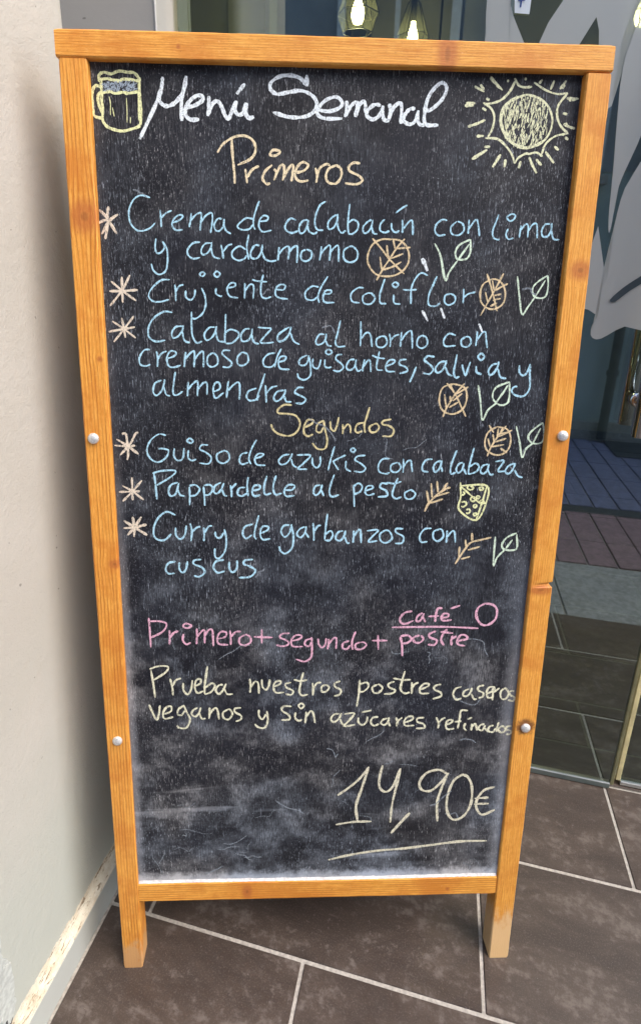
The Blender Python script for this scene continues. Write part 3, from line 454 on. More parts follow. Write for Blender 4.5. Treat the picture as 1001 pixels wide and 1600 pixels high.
  '''214:631,5916 637,5740 640,5477;215:638,5864 772,5863 864,5821 803,5707 641,5620;216:898,5731 897,5612 890,5513;217:903,5616 953,5691 1017,5716;217:1083,5673 1071,5579 1116,5520 1177,5542;216:1141,5829 1192,5794 1138,5759 1083,5782 1097,5819 1141,5829;217:1264,5756 1261,5630 1252,5520;218:1260,5619 1319,5703 1366,5724 1364,5608 1362,5530;218:1364,5640 1423,5734 1470,5712 1478,5487;219:1543,5596 1638,5627 1652,5690 1582,5701 1534,5617 1551,5522 1677,5506;218:1705,5721 1713,5605 1712,5506;219:1713,5620 1780,5699 1850,5703;219:1903,5656 1832,5604 1835,5520 1911,5498 1982,5550 1969,5624 1912,5663;218:2130,5732 2130,5523;219:2026,5624 2276,5611'''),
 ('word','segundo','pink',
  '''210:2504,5674 2405,5664 2373,5611 2463,5568 2496,5515 2425,5479 2326,5495;211:2539,5557 2644,5588 2666,5637 2586,5641 2530,5568 2550,5478 2687,5471;211:2797,5591 2730,5566 2712,5503 2770,5476 2807,5544;211:2802,5612 2812,5459 2801,5309 2715,5243 2595,5279;211:2892,5590 2904,5501 2952,5453 2993,5511 3001,5596;212:3036,5585 3034,5500 3024,5427;212:3034,5500 3103,5595 3141,5584 3139,5430;212:3315,5551 3239,5519 3228,5445 3290,5429 3330,5486;211:3401,5692 3362,5582 3356,5476 3371,5418;213:3460,5528 3403,5497 3415,5432 3492,5427 3552,5485 3518,5528 3460,5528;212:3706,5637 3719,5414;213:3629,5554 3839,5553'''),
 ('word','café','pink',
  '''237:4154,5991 4056,5967 3995,5884 4016,5816 4083,5805 4181,5851;238:4296,5965 4231,5913 4222,5846 4273,5850 4319,5959;238:4309,5902 4342,5824;237:4564,6031 4503,6027 4480,5933 4477,5828;238:4381,5912 4523,5918;239:4550,5890 4636,5900 4656,5942 4594,5953 4559,5901 4582,5848 4701,5858;238:4676,6026 4801,6071'''),
 ('line','chalk fraction line','pink',
  '''230:3890,5752 4259,5755 4646,5753 5078,5728'''),
 ('word','O','pink',
  '''265:5141,6100 5050,6034 5037,5908 5108,5792 5206,5780 5300,5864 5313,5990 5259,6074 5141,6102'''),
 ('word','postre','pink',
  '''259:4012,5609 4041,5491 4054,5314;259:4016,5619 4112,5629 4167,5576 4117,5518 4050,5508;259:4276,5628 4197,5597 4210,5528 4282,5517 4331,5574 4295,5628;259:4499,5690 4410,5648 4423,5595 4517,5551 4488,5483 4397,5488;259:4648,5721 4595,5636 4577,5551 4620,5471;259:4563,5679 4734,5656;260:4732,5618 4718,5550 4727,5470;261:4726,5567 4785,5613;261:4806,5538 4934,5569 4907,5623 4839,5623 4805,5549 4820,5484 4913,5462'''),
 ('word','Prueba','ivory',
  '''221:625,5136 648,4930 664,4704;221:607,5147 726,5189 853,5183 827,5101 660,4980;223:880,4997 904,4861 909,4736;224:900,4872 956,4970 1027,5002;224:1056,4930 1056,4816 1112,4749 1162,4836 1180,4972;225:1221,4880 1289,4923 1291,4988 1233,4967 1211,4858 1247,4770 1329,4802;222:1391,5182 1364,5009 1346,4878 1343,4753;225:1355,4852 1443,4921 1485,4877 1431,4785 1343,4746;225:1597,4897 1539,4887 1495,4811 1536,4751 1595,4809 1639,4912;226:1615,4831 1652,4749 1729,4748'''),
 ('word','nuestros','ivory',
  '''225:1964,4985 1973,4871 1966,4767;226:1973,4844 2031,4936 2079,4913 2088,4748;225:2128,4973 2137,4859 2186,4810 2224,4869 2238,4972;227:2302,4857 2380,4900 2383,4944 2321,4934 2289,4857 2322,4764 2433,4767;226:2529,4920 2457,4899 2467,4844 2559,4788 2536,4728 2458,4740;225:2698,5076 2670,4941 2647,4787 2683,4715 2765,4730;226:2569,4964 2661,4941 2752,4957;227:2827,4910 2838,4818 2835,4713;228:2838,4818 2885,4901 2947,4916;227:3002,4882 2951,4838 2966,4767 3024,4778 3056,4837 3012,4882;227:3210,4935 3139,4902 3140,4847 3224,4791 3202,4720 3130,4701'''),
 ('word','postres','ivory',
  '''237:3479,4954 3476,4754 3450,4527;238:3482,4883 3579,4908 3605,4842 3544,4771 3486,4761;238:3727,4874 3660,4830 3683,4748 3752,4747 3802,4817 3757,4873 3727,4874;238:3965,4919 3884,4883 3896,4827 3981,4782 3940,4733 3828,4723;237:4104,5083 4069,4925 4056,4792 4118,4731 4187,4746;237:3945,4970 4088,4942 4190,4946;239:4208,4906 4213,4812 4214,4719;239:4213,4812 4249,4874 4301,4900;240:4333,4789 4429,4832 4450,4876 4377,4877 4324,4800 4346,4728 4459,4727;240:4619,4868 4538,4842 4531,4786 4617,4741 4631,4680 4516,4636'''),
 ('word','caseros','ivory',
  '''231:4910,4826 4828,4794 4801,4705 4850,4621 4923,4643;231:5028,4792 4960,4759 4941,4692 4996,4675 5042,4735 5060,4807;232:5053,4713 5100,4629 5140,4629;231:5227,4845 5155,4824 5149,4768 5227,4722 5217,4661 5159,4644;232:5283,4710 5360,4754 5375,4810 5305,4811 5272,4733 5298,4649 5359,4648;232:5356,4799 5364,4709 5366,4603;232:5366,4727 5450,4798;232:5507,4786 5472,4730 5490,4635 5551,4623 5588,4706 5547,4785 5507,4786;233:5664,4750 5601,4740 5616,4683 5674,4649 5665,4588 5589,4605'''),
 ('word','veganos','ivory',
  '''226:578,4595 619,4467 672,4350 705,4444 724,4582;228:782,4443 871,4486 878,4560 816,4554 766,4465 779,4371 901,4396;227:1048,4573 979,4518 962,4440 1014,4424 1065,4495;227:1048,4584 1093,4461 1132,4348 1076,4220 978,4221 947,4260;228:1241,4537 1182,4504 1156,4437 1208,4399 1258,4458 1283,4541;229:1258,4458 1295,4364 1347,4367;228:1406,4539 1403,4434 1392,4362;229:1403,4430 1474,4529 1512,4500 1532,4349;229:1658,4509 1589,4454 1597,4371 1665,4347 1719,4430 1687,4502 1658,4509;229:1838,4529 1756,4519 1755,4463 1836,4406 1836,4345 1763,4312'''),
 ('word','y','ivory',
  '''239:2087,4496 2087,4402 2136,4340 2185,4423;240:2199,4473 2208,4310 2165,4204 2076,4216 2029,4267'''),
 ('word','sin','ivory',
  '''230:2542,4543 2430,4545 2407,4478 2499,4409 2514,4336 2401,4326;231:2597,4446 2592,4362 2638,4312 2691,4327;230:2674,4597 2714,4552 2675,4508 2638,4551 2674,4597;231:2745,4455 2742,4360 2732,4269;232:2742,4365 2804,4461 2844,4427 2870,4274'''),
 ('word','azúcares','ivory',
  '''232:3210,4421 3131,4400 3095,4332 3134,4282 3202,4331 3243,4426;233:3222,4331 3258,4250 3284,4243;232:3279,4409 3422,4419 3323,4272 3281,4211 3437,4236;233:3479,4354 3486,4270 3543,4230 3597,4280 3608,4364;232:3522,4435 3658,4465;233:3762,4357 3688,4347 3657,4279 3703,4216 3776,4243;234:3888,4333 3829,4311 3802,4254 3853,4226 3901,4275 3912,4348;234:3901,4275 3938,4201;234:4014,4347 4031,4273 4028,4200;235:4032,4255 4059,4307 4102,4341;235:4142,4260 4240,4305 4251,4357 4177,4351 4133,4283 4154,4210 4279,4213;235:4412,4337 4319,4326 4322,4269 4408,4234 4422,4171 4304,4162'''),
 ('word','refinados','ivory',
  '''235:4585,4339 4625,4242 4620,4157;236:4625,4247 4671,4310 4714,4332;236:4737,4217 4806,4251 4817,4292 4753,4286 4728,4206 4762,4143 4853,4153;235:5028,4442 4933,4443 4921,4329 4905,4153;236:4851,4262 4949,4272;237:5008,4241 4993,4167 5032,4111;236:5034,4300 5097,4327;237:5100,4228 5102,4115;237:5100,4170 5151,4223 5184,4114;237:5283,4221 5224,4199 5204,4141 5261,4117 5298,4202;238:5294,4151 5344,4088;238:5417,4196 5358,4174 5349,4104 5416,4087 5451,4149;237:5487,4246 5470,4160 5467,4086;238:5529,4183 5490,4125 5539,4073 5595,4112 5571,4170 5529,4183;238:5676,4180 5612,4170 5616,4123 5683,4099 5664,4048 5608,4049'''),
 ('word','14,90€','price',
  '''306:3220,3055 3410,3210 3553,3364 3657,3536;301:3657,3536 3574,3189 3495,2872 3525,2602;313:3203,2544 3459,2585 3731,2590;302:3857,3556 3821,3359 3828,3184 3921,3101 4022,3198 4112,3493;303:4118,3500 4068,3179 4022,2861 4011,2562;305:4805,3393 4680,3465 4504,3416 4408,3261 4445,3130 4582,3109 4724,3255 4824,3410;305:4811,3393 4731,3131 4687,2883 4712,2568;306:5045,3389 4903,3269 4831,2987 4848,2735 4949,2592 5098,2658 5189,2872 5183,3158 5109,3335 5009,3386;310:5522,3158 5369,3101 5275,2942 5277,2798 5372,2673 5556,2756;312:5237,2961 5446,2974;313:5235,2864 5455,2867;375:4292,2729 4158,2551 4029,2372'''),
 ('line','underline','price',
  '''342:3111,1913 3446,1998 3843,2062 4211,2090 4579,2137 5069,2199 5481,2201'''),
 ('sun','sun drawing','lemon',
  '''165:4626,12248 4717,12192 4762,12104 4750,11985 4705,11894;168:4677,11883 4821,11876 4939,11788 5002,11709 5038,11624;171:5038,11624 5071,11679 5134,11721 5188,11737;170:5178,11722 5276,11745 5352,11706;171:5341,11726 5378,11838 5480,11921 5625,11954;169:5621,11954 5536,12022 5481,12120 5479,12239 5574,12368;166:5574,12368 5455,12356 5321,12392 5182,12466;165:5161,12423 5079,12415 5012,12433 4958,12503;164:4974,12490 4910,12362 4809,12272 4670,12236 4626,12248;165:5097,12332 4959,12295 4858,12205 4833,12066 4906,11908 5037,11810 5161,11789 5311,11836 5401,11939 5430,12079 5372,12217 5264,12302 5130,12338 5043,12327;165:5023,12310 4898,12245 4848,12126 4866,11987 4954,11869 5093,11802 5226,11804 5352,11878'''),
 ('rays','sun drawing','lemon',
  '''191:4681,12502 4832,12380;191:4691,12512 4798,12398;191:4887,12488 4884,12455;191:5076,12512 5090,12479;192:5271,12497 5238,12454;192:5408,12491 5374,12399;192:5543,12494 5479,12405;192:5532,12455 5504,12412;194:5569,12315 5706,12313;194:5594,12296 5680,12306;195:5543,12161 5592,12151;196:5561,12052 5636,12020 5697,12006;196:5578,12043 5609,12064;197:5556,11936 5589,11943;198:5592,11913 5633,11888;198:5481,11814 5534,11776;199:5382,11757 5493,11637;199:5400,11737 5437,11697;199:5283,11674 5350,11610;199:5199,11696 5245,11612 5303,11526;199:5107,11650 5088,11574;199:4928,11666 4924,11580;198:4868,11716 4786,11578;197:4739,11794 4673,11793;198:4709,11763 4540,11658;196:4576,11901 4659,11907;195:4470,11998 4566,12030 4662,12072;193:4619,12195 4665,12169;193:4417,12214 4519,12220;193:4431,12238 4533,12240;193:4655,12292 4693,12275;191:4515,12411 4627,12360;191:4578,12432 4622,12379'''),
]

# ------------------------------------------------------------ materials
M = {}
M['tile'] = make_tile_mat()
M['grout'] = plain('pale_grout', (.43, .40, .355), .85, vs=160, var=.22, bs=.4)
M['wall'] = make_plaster('painted_render', (.47, .445, .39), (.52, .495, .445), .50, warm=(.46, .485, .435))
M['skirt'] = make_plaster('painted_skirting', (.44, .46, .43), (.50, .52, .48), .12)
M['pillar'] = make_plaster('grey_render', (.40, .385, .36), (.44, .425, .40), .12)
M['glass'] = make_glass(); M['frost'] = make_frost()
M['board'] = make_board_mat()
M['chrome'] = plain('polished_steel', (.62, .63, .65), .08, 1., var=.02)
M['alu'] = plain('brushed_aluminium', (.62, .63, .63), .35, .9, var=.05)
M['seal'] = plain('yellowed_clear_seal', (.74, .64, .34), .35, 0., var=.15)
M['seal_dark'] = plain('greenish_glass_edge', (.22, .21, .11), .25, 0., var=.15)
M['bolt'] = plain('zinc_bolt', (.74, .73, .70), .38, .55, var=.2, vs=300)
M['facade'] = make_plaster('weathered_teal_render', (.30, .38, .38), (.38, .46, .46), .2)
M['facade_dark'] = plain('dark_metalwork', (.05, .065, .08), .5, .3)
M['window'] = plain('window_pane', (.05, .07, .10), .05, 0., var=.1)
M['white_paint'] = plain('white_paint', (.62, .64, .64), .5)
M['facade_up'] = make_plaster('weathered_blue_grey_render', (.20, .235, .28), (.26, .30, .34), .2)
M['stone'] = plain('grey_street_stone', (.27, .275, .27), .8, vs=60, var=.25, bs=.4)
M['red_paver'] = plain('mauve_paver', (.22, .145, .165), .8, vs=50, var=.25, bs=.4)
M['blue_paver'] = plain('slate_blue_paver', (.14, .155, .25), .8, vs=50, var=.25, bs=.4)
M['asphalt'] = plain('dark_ground', (.07, .07, .07), .9, vs=80, var=.3, bs=.5)
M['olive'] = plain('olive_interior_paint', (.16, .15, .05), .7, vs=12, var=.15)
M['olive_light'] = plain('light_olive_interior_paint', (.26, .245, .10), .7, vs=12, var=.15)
M['concrete'] = make_plaster('raw_concrete', (.25, .24, .23), (.38, .37, .35), .5)
M['ceiling'] = plain('dark_ceiling_paint', (.05, .05, .05), .8)
M['black_metal'] = plain('black_wire', (.015, .014, .013), .4, .6)
M['bulb'] = plain('warm_bulb', (1, .9, .6), .4, 0, emis=(1., .80, .42), es=14.)
M['lamp_glass'] = plain('lit_lamp_glass', (.55, .52, .32), .2, 0, emis=(1., .86, .5), es=.55)
M['paper'] = plain('pale_notice_paper', (.62, .68, .72), .7, var=.05)
M['ink'] = plain('blue_ink', (.02, .06, .25), .6)
CH = {'white': (.86, .92, .94), 'yellow': (.86, .87, .48), 'cream': (.90, .76, .50), 'tan': (.80, .70, .56), 'blue': (.48, .76, .90),
      'sand': (.78, .62, .38), 'mint': (.72, .86, .68), 'straw': (.76, .66, .36), 'pink': (.84, .48, .60), 'ivory': (.84, .82, .60),
      'price': (.78, .74, .56), 'lemon': (.84, .84, .56), 'foam': (.42, .50, .58)}
CM = {k: make_chalk(k + '_chalk', v) for k, v in CH.items()}

# ------------------------------------------------------------ ground and floors
def sheet(name, r0, r1, c0, c1, z, m, origin=None):
    bm = bmesh.new(); box(bm, r0, r1, c0, c1, z - .05, z)
    return tagset(grid_obj(name, bm, m, ((r0 + r1) / 2, (c0 + c1) / 2, z)), 'structure')
PORCH_C = -.10
GZ = -.0022
bm = bmesh.new(); box(bm, -18, 20, -22, 18, -.30, -.09)
tagset(grid_obj('ground', bm, M['asphalt'], (0, 0, -.09)), 'structure')
floor = sheet('floor', -.6, 3.2, PORCH_C, .530, GZ, M['grout'])
inner = sheet('interior_floor', -.6, 3.2, .530, 3.4, GZ, plain('dark_grout', (.17, .16, .14), .9))
street = sheet('street', -5, 8, -2.30, PORCH_C - .002, -.026, M['grout'])
FO = ((-.6 + 3.2) / 2, (PORCH_C + .530) / 2, GZ); IO = ((-.6 + 3.2) / 2, (.530 + 3.4) / 2, GZ); SO = ((-5 + 8) / 2, (-2.30 + PORCH_C - .002) / 2, -.026)
GAP = .0056
rows = [(PORCH_C, .077, .265), (.077, .320, .0), (.320, .530, .267), (.530, .626, .267), (.626, .766, .261), (.766, .952, .02), (.952, 1.195, .28), (1.195, 1.438, .03), (1.438, 1.681, .27), (1.681, 1.924, .01), (1.924, 2.167, .27), (2.167, 2.41, 0.), (2.41, 2.653, .27), (2.653, 2.896, .0), (2.896, 3.139, .27), (3.139, 3.382, 0.)]
TL = .536
for c0, c1, off in rows:
    r = off - TL * 3
    while r < 2.4:
        a, b = max(r, -.07 if c0 < .18 else -.58), min(r + TL, 2.4)
        if b - a > .02:
            bm = bmesh.new(); g = GAP / 2
            box(bm, a + g, b - g, c0 + g, c1 - g, -.008, random.uniform(-.0002, .0002), .0011)
            ins = c0 > .5
            shift(bm, IO if ins else FO); link('floor_tile', bm, M['tile'], inner if ins else floor)
        r += TL
# street: grey kerb slabs, mauve and slate-blue pavers laid across the lane
def paver(a, b, c0, c1, m, sk, name):
    bm = bmesh.new(); g = .0035; z1 = -.018 + random.uniform(-.0015, .0015)
    box(bm, a + g, b - g, c0 + g, c1 - g, -.03, z1, .002)
    for v in bm.verts: v.co.x += (v.co.y - c0) * sk
    shift(bm, SO); link(name, bm, m, street)
r = -1.4
while r < 3.2:
    paver(r, r + .45, -.478, PORCH_C - .005, M['stone'], .0, 'street_slab'); r += .45
r = -.9
while r < 2.9:
    paver(r, r + .105, -.955, -.478, M['red_paver'], .0, 'paver')
    paver(r + .04, r + .145, -2.10, -1.03, M['blue_paver'], .0, 'paver'); r += .105
bm = bmesh.new(); box(bm, -1.5, 3.3, -1.026, -.959, -.03, -.0185, .002); shift(bm, SO); link('drain_strip', bm, M['facade_dark'], street)

# ------------------------------------------------------------ left wall with skirting
WO = (-.30, .02, 0)
wall = thing('left_wall', 'pale rendered wall with rough skirting left of the menu board', 'wall', at=G(*WO), rz=TH)
bm = bmesh.new()
pts = [(-.60, -.150), (-.090, -.150), (-.0875, -.149), (-.086, -.147)]
for k in range(13): pts.append((-.086, -.14 + k * .027))
cc = (-.086 - .022, .193)
for k in range(7):
    a = k / 6 * pi / 2; pts.append((cc[0] + .022 * cos(a), cc[1] + .022 * sin(a)))
pts += [(-.60, .215)]
zs = [-.02, .0, .05, 2.7]
Rg = [[bm.verts.new((p[0], p[1], z)) for p in pts] for z in zs]
for i in range(len(zs) - 1):
    for j in range(len(pts)):
        k = (j + 1) % len(pts); bm.faces.new((Rg[i][j], Rg[i][k], Rg[i + 1][k], Rg[i + 1][j]))
bm.faces.new(Rg[-1]); bm.faces.new(Rg[0][::-1])
shift(bm, WO); w = link('wall_face', bm, M['wall'], wall)
bmx = bmesh.new(); box(bmx, -.0885, -.071, -.146, .212, -.001, .054, .0015, 2); shift(bmx, WO); link('skirting', bmx, M['skirt'], wall)
# rough filler ledge between skirting and render
bm = bmesh.new(); nr, nc = 7, 150; V = []
prof = [(-.0712, .0535), (-.0735, .0575), (-.077, .0585), (-.0805, .0595), (-.0835, .063), (-.0855, .069), (-.0868, .078)]
for j in range(nc + 1):
    c = -.147 + j / nc * .358; row = []
    for i, (r_, z_) in enumerate(prof):
        q = noise.noise(Vector((c * 90, i * 1.3, 0))) * .0010 + noise.noise(Vector((c * 300, i * 2.1, 5))) * .0008
        grow = 1 + max(0, (-.02 - c)) * 7
        crack = -.0035 if i in (3, 4) and noise.noise(Vector((c * 35, 9, 0))) > .05 and abs(noise.noise(Vector((c * 22, 3, 0)))) < .25 else 0
        row.append(bm.verts.new((r_ + q * .5 * (i > 0) - crack * .3, c, z_ * (1) + (q * grow if 0 < i else 0) + crack)))
    V.append(row)
for j in range(nc):
    for i in range(len(prof) - 1): bm.faces.new((V[j][i], V[j + 1][i], V[j + 1][i + 1], V[j][i + 1]))
mfill = NT('broken_cream_filler'); gg = mfill.geo(); rr_ = mfill.mapv(gg, (1, 1, 1), (0, 0, -TH))
cf = mfill.mix(mfill.step(mfill.noise(rr_, 60., 4, .7), .35, .65), (.60, .53, .40), (.68, .64, .53))
cf = mfill.mix(mfill.step(mfill.noise(mfill.mapv(rr_, (260, 40, 200)), 1., 4, .75, 1.), .53, .62, 0., .9), cf, (.20, .14, .08))
mfill.pbr(cf, .9, 0, mfill.bump(mfill.noise(gg, 500., 4), .6, .002), .2)
shift(bm, WO); link('plaster_ledge', bm, mfill.m, wall, True)
# flaking paint at the outer corner
bm = bmesh.new()
def flake(c0, z0, w_, h_, t, n=22, seed=0):
    P = []
    for k in range(n):
        a = 2 * pi * k / n; rr = 1 + .35 * noise.noise(Vector((cos(a) * 2 + seed, sin(a) * 2, seed)))
        P.append((c0 + cos(a) * w_ * rr, z0 + sin(a) * h_ * rr))
    A = [bm.verts.new((-.0865, p[0], p[1])) for p in P]; cx_ = sum(p[0] for p in P) / n; cz_ = sum(p[1] for p in P) / n
    B = [bm.verts.new((-.086 + t * (.6 + .8 * random.random()), cx_ + (p[0] - cx_) * .93, cz_ + (p[1] - cz_) * .96)) for p in P]
    C_ = bm.verts.new((-.086 + t * .5, cx_, cz_))
    for i in range(n):
        k = (i + 1) % n; bm.faces.new((A[i], A[k], B[k], B[i])); bm.faces.new((B[i], B[k], C_))
for (c0, z0, w_, h_, s) in ((-.137, .30, .016, .045, 1), (-.134, .215, .019, .06, 2), (-.128, .135, .020, .05, 3), (-.136, .39, .010, .03, 4), (-.125, .095, .013, .018, 5), (-.118, .165, .006, .02, 8)): flake(c0, z0, w_, h_, .0016, seed=s)
shift(bm, WO); link('paint_flakes', bm, plain('flaking_white_paint', (.50, .53, .50), .8, vs=120, var=.15, bs=.6), wall)
bm = bmesh.new(); lathe(bm, (-.0858, -.128, .082), (1, .2, .1), [(.009, -.002), (.0075, .0018), (.004, .0012), (0, .001)], 9)
shift(bm, WO); link('broken_hole', bm, M['ceiling'], wall)

# grey pillar face beside the glass
PO = (-.35, .52, 0)
pil = thing('grey_pillar', 'smooth grey rendered pillar between the pale wall and the glass', 'pillar', at=G(*PO), rz=TH)
bm = bmesh.new(); box(bm, -.62, -.094, .46, .60, -.01, 2.7, .002); shift(bm, PO); link('pillar_shaft', bm, M['pillar'], pil)
bm = bmesh.new(); box(bm, -.0945, -.0915, .4578, .4605, .0, 2.7, .0008); shift(bm, PO); link('trim_strip', bm, plain('pale_trim', (.60, .58, .55), .4), pil)

# ------------------------------------------------------------ glass doors
def glass_leaf(r0, r1, c0, c1, label, name='glass_door'):
    o = ((r0 + r1) / 2, (c0 + c1) / 2, 0)
    t = thing(name, label, 'glass door', at=G(*o), rz=TH)
    bm = bmesh.new(); box(bm, r0, r1, c0, c1, .011, 2.18, .0008); shift(bm, o); link('glass_pane', bm, M['glass'], t)
    return t, o
d1, o1 = glass_leaf(-.086, .8105, .524, .532, 'wide glass door leaf with leaf decal and steel handle behind the board')
d2, o2 = glass_leaf(.835, 1.75, .540, .548, 'second glass door leaf cut off by the right photo edge')
bm = bmesh.new(); box(bm, .8107, .8175, .523, .533, .011, 2.18, .001); shift(bm, o1); link('edge_seal', bm, M['seal_dark'], d1)
bm = bmesh.new(); box(bm, -.086, .8104, .5215, .5335, .0020, .0128, .0006); shift(bm, o1); link('bottom_edge', bm, plain('green_glass_edge', (.12, .145, .135), .3), d1)
bm = bmesh.new(); box(bm, -.086, .8104, .5218, .5332, .0130, .0144, .0003); shift(bm, o1); link('edge_highlight', bm, M['alu'], d1)  # pale strip stands in for the highlight along the glass bottom edge
bm = bmesh.new(); box(bm, .8255, .8347, .5385, .5495, .011, 2.18, .001); shift(bm, o2); link('edge_seal', bm, M['seal'], d2)
bm = bmesh.new(); box(bm, .835, 1.75, .5365, .5515, .002, .0108, .0005); shift(bm, o2); link('bottom_edge', bm, M['alu'], d2)
# frosted leaves
def decal(pts, y0, y1, closed=True):
    bm = bmesh.new(); poly_slab(bm, pts, y0, y1); shift(bm, o1); bmesh.ops.triangulate(bm, faces=bm.faces[:]); bmesh.ops.recalc_face_normals(bm, faces=bm.faces[:])
    return link('frosted_leaf_decal', bm, M['frost'], d1)
y0, y1 = .5228, .5236
decal([(0.496, 1.362), (0.505, 1.386), (0.522, 1.413), (0.535, 1.435), (0.575, 1.50), (0.65, 1.53), (0.652, 1.47), (0.636, 1.435), (0.623, 1.413), (0.615, 1.389), (0.612, 1.372), (0.608, 1.358), (0.607, 1.336), (0.607, 1.318), (0.607, 1.295), (0.609, 1.273), (0.597, 1.265), (0.583, 1.32), (0.581, 1.348), (0.576, 1.372), (0.570, 1.389), (0.560, 1.372), (0.549, 1.350), (0.53, 1.33), (0.50, 1.34)], y0, y1)
decal(smooth_pts([(0.423, 1.34), (0.419, 1.363), (0.415, 1.421), (0.420, 1.47), (0.44, 1.50), (0.446, 1.46), (0.447, 1.419), (0.458, 1.392), (0.474, 1.363), (0.485, 1.34)], 4, True), y0, y1)
decal(smooth_pts([(0.634, 1.094), (0.63, 1.117), (0.627, 1.159), (0.625, 1.195), (0.623, 1.212), (0.62, 1.247), (0.618, 1.273), (0.616, 1.298), (0.616, 1.317), (0.617, 1.339), (0.621, 1.357), (0.626, 1.378), (0.640, 1.408), (0.67, 1.45), (0.72, 1.45), (0.70, 1.34), (0.675, 1.283), (0.662, 1.25), (0.656, 1.234), (0.653, 1.221), (0.646, 1.197), (0.639, 1.172), (0.635, 1.145), (0.636, 1.112)], 3, True), y0, y1)
decal([(0.602, 0.988), (0.601, 1.029), (0.61, 1.069), (0.617, 1.104), (0.628, 1.066), (0.635, 1.042), (0.642, 1.021), (0.64, 1.049), (0.64, 1.074), (0.64, 1.096), (0.641, 1.122), (0.643, 1.143), (0.646, 1.159), (0.655, 1.181), (0.662, 1.197), (0.683, 1.235), (0.71, 1.265), (0.76, 1.28), (0.79, 1.15), (0.78, 1.0), (0.752, 0.93), (0.725, 0.94), (0.706, 0.945), (0.691, 0.948), (0.681, 0.95), (0.674, 0.948), (0.668, 0.943), (0.658, 0.935), (0.649, 0.929), (0.642, 0.927), (0.636, 0.929), (0.632, 0.934), (0.631, 0.942), (0.632, 0.95), (0.635, 0.959), (0.639, 0.965), (0.622, 0.975), (0.604, 0.978)], y0, y1)
bm = bmesh.new(); poly_slab(bm, smooth_pts([(0.652, 0.992), (0.66, 0.989), (0.68, 1.008), (0.712, 1.031), (0.74, 1.05), (0.74, 1.062), (0.71, 1.043), (0.691, 1.030), (0.669, 1.012)], 3, True), .5216, .5224)
shift(bm, o1); bmesh.ops.recalc_face_normals(bm, faces=bm.faces[:]); link('dark_vein_decal', bm, plain('dark_vinyl', (.05, .065, .075), .25), d1)
# pull handles, one outside and one inside
def handle(c, cg, sgn):
    bm = bmesh.new(); r0 = .7205
    tube(bm, (r0, c, .776), (r0, c, 1.37), .0115, 32); link_b = bm
    shift(bm, o1); h = link('door_handle', bm, M['chrome'], d1, False)
    for p in h.data.polygons: p.use_smooth = len(p.vertices) == 4
    for z in (.830, 1.33):
        bm = bmesh.new(); tube(bm, (r0, c, z), (r0, cg, z), .0075, 20)
        lathe(bm, (r0, cg - sgn * .006, z), (0, sgn, 0), [(0, -.004), (.009, -.004), (.0125, -.001), (.013, .005), (.013, .006)], 28)
        shift(bm, o1); m_ = link('handle_mount', bm, M['chrome'], h)
        for p in m_.data.polygons: p.use_smooth = len(p.vertices) == 4
handle(.486, .524, 1); handle(.590, .532, -1)
# notice sheet stuck to the glass
nt = thing('notice_sheet', 'small pale notice with blue mark stuck high on the glass', 'notice', at=G(.465, .5236, 1.40), rz=TH)
bm = bmesh.new(); poly_slab(bm, [(0.451, 1.445), (0.478, 1.441), (0.477, 1.398), (0.456, 1.401)], .5210, .5214); shift(bm, (.465, .5236, 1.40)); bmesh.ops.recalc_face_normals(bm, faces=bm.faces[:]); link('paper', bm, M['paper'], nt)
bm = bmesh.new(); box(bm, .4625, .4645, .5204, .5208, 1.4075, 1.424); box(bm, .4590, .4690, .5199, .5202, 1.4150, 1.4168); shift(bm, (.465, .5236, 1.40)); link('printed_mark', bm, M['ink'], nt)

# ------------------------------------------------------------ interior room behind the glass
RO = (1.0, 2.2, 0)
room = thing('cafe_interior', 'dim cafe room with grey concrete walls seen through the glass', 'room', at=G(*RO), rz=TH)
def rpart(name, m, *a, bev=0.):
    bm = bmesh.new(); box(bm, *a, bev); shift(bm, RO); return link(name, bm, m, room)
rpart('back_wall', M['concrete'], -.9, 3.2, 3.30, 3.45, 0, 2.62)
rpart('side_wall', M['concrete'], 3.0, 3.12, .60, 3.30, 0, 2.62)
rpart('side_wall', M['olive'], -.95, -.80, .62, 3.3, 0, 2.62)
rpart('ceiling', M['ceiling'], -.95, 3.2, .52, 3.45, 2.63, 2.73)
rpart('lintel', M['pillar'], -.6, 3.2, .50, .60, 2.20, 2.62)
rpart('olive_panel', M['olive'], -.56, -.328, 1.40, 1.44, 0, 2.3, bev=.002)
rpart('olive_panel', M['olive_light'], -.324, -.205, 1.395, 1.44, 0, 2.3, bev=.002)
rpart('door_frame', M['facade_dark'], -.200, -.186, 1.38, 1.46, 0, 2.3, bev=.002)
rpart('concrete_panel', M['concrete'], -.02, .36, 2.35, 2.45, 0, 2.4, bev=.004)
rpart('concrete_panel', M['concrete'], .372, .95, 2.36, 2.46, 0, 2.4, bev=.004)
rpart('post', M['black_metal'], .292, .300, 1.895, 1.903, 0, 2.6)
